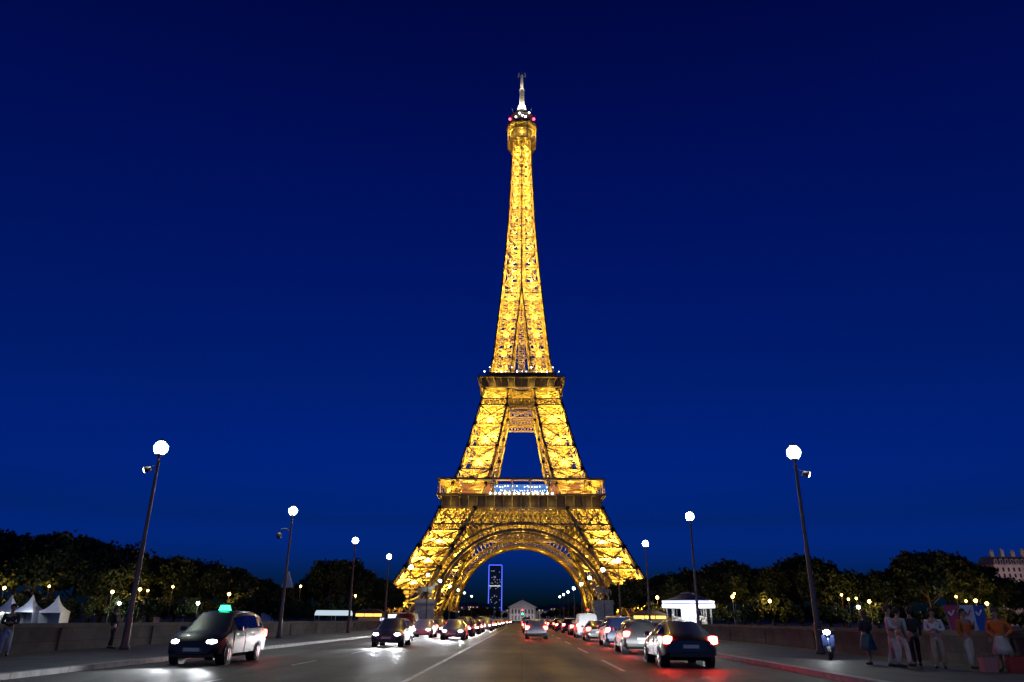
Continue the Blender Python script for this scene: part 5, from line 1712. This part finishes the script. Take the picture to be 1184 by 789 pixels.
person((-18.3, 34.6), math.radians(90), 'person in black coat near the nearest left street lamp', cloth('black coat', (.02, .02, .02)), cloth('black trousers', (.02, .02, .025)), 'brown', 1.76, 'down')
# bags on the pavement
for x, y, c, lab, s in ((13.9, 22.4, (.42, .05, .06), 'large red shopping bag standing on the pavement', 1.0), (13.3, 22.7, (.5, .2, .22), 'pinkish shopping bag standing left of the red bag', .9)):
    e = empty('shopping_bag', (x, y, .14), .2); e.scale = (s,) * 3; tag(e, lab, 'bag')
    m_ = mat('paper_bag', c, .6)
    B = MB(); B.add([(-.24, -.09, 0), (.24, -.09, 0), (.24, .09, 0), (-.24, .09, 0), (-.26, -.10, .42), (.26, -.10, .42), (.26, .10, .42), (-.26, .10, .42)], [(0, 3, 2, 1), (0, 1, 5, 4), (1, 2, 6, 5), (2, 3, 7, 6), (3, 0, 4, 7)])
    B.build('bag_body', m_, e)
    for yy in (-.1, .1):
        B = MB(); B.tube([(-.1, yy, .4), (-.08, yy, .54), (.08, yy, .54), (.1, yy, .4)], .008, 6); B.build('handle', m_, e)

# feather flags with a tick mark
FW = mat('white_flag_mark', (.75, .75, .78), .7)
FR = mat('red_flag_mark', (.55, .04, .06), .7)
for i, (px, c, mk, lab) in enumerate(((1091, (.50, .05, .12), FW, 'crimson feather flag with white tick mark'), (1110, (.62, .62, .68), FR, 'white feather flag with red tick mark'), (1122.5, (.03, .10, .45), FW, 'blue feather flag with white tick mark'))):
    D = 27.5
    p = at(px, 699, D)
    e = empty('feather_flag', (p.x + .2, D, .14), math.radians(-8)); tag(e, lab, 'flag', 'feather flags by the right parapet')
    zt = p.z - .14
    lean = -.23
    B = MB(); B.tube([(.03, 0, 0), (0, 0, .5), (lean, 0, zt)], [.018, .015, .010], 8); B.build('pole', METAL, e)
    B = MB(); B.lathe([(.16, 0), (.16, .05), (.03, .09)], 12); B.build('foot', BLACKP, e)
    fl = MB()
    rows = 10; vs = []
    for k in range(rows + 1):
        t = k / rows; z = zt - .02 - t * 1.35
        x0 = lean * (z - .5) / (zt - .5) + .02; wdt = .42 * (1 - .45 * t) if t < .75 else .42 * (1 - .45 * t) * (1 - (t - .75) * 3.2)
        yo = .03 * math.sin(t * 5 + i)
        vs += [(x0, 0, z), (x0 + wdt / 2, yo, z - .01), (x0 + wdt, -yo * .5, z - .03 * t)]
    n3 = len(vs)
    vs2 = vs + [(x, y + .006, z) for x, y, z in vs]
    fs = []
    for k in range(rows):
        for j in range(2):
            a = k * 3 + j
            fs.append((a, a + 3, a + 4, a + 1)); fs.append((a + n3, a + 1 + n3, a + 4 + n3, a + 3 + n3))
    fl.add(vs2, fs, 0, True)
    f_ = fl.build('flag_cloth', mat(lab.split()[0] + '_flag_cloth', c, .7, noise=.1), e)
    mkb = MB(); z = zt - .24; x = lean * .86 + .10
    mkb.beam((x, -.05, z), (x + .07, -.055, z - .13), .012, .06); mkb.beam((x + .07, -.055, z - .13), (x + .20, -.05, z + .06), .012, .045)
    mkb.build('tick_mark', mk, f_)
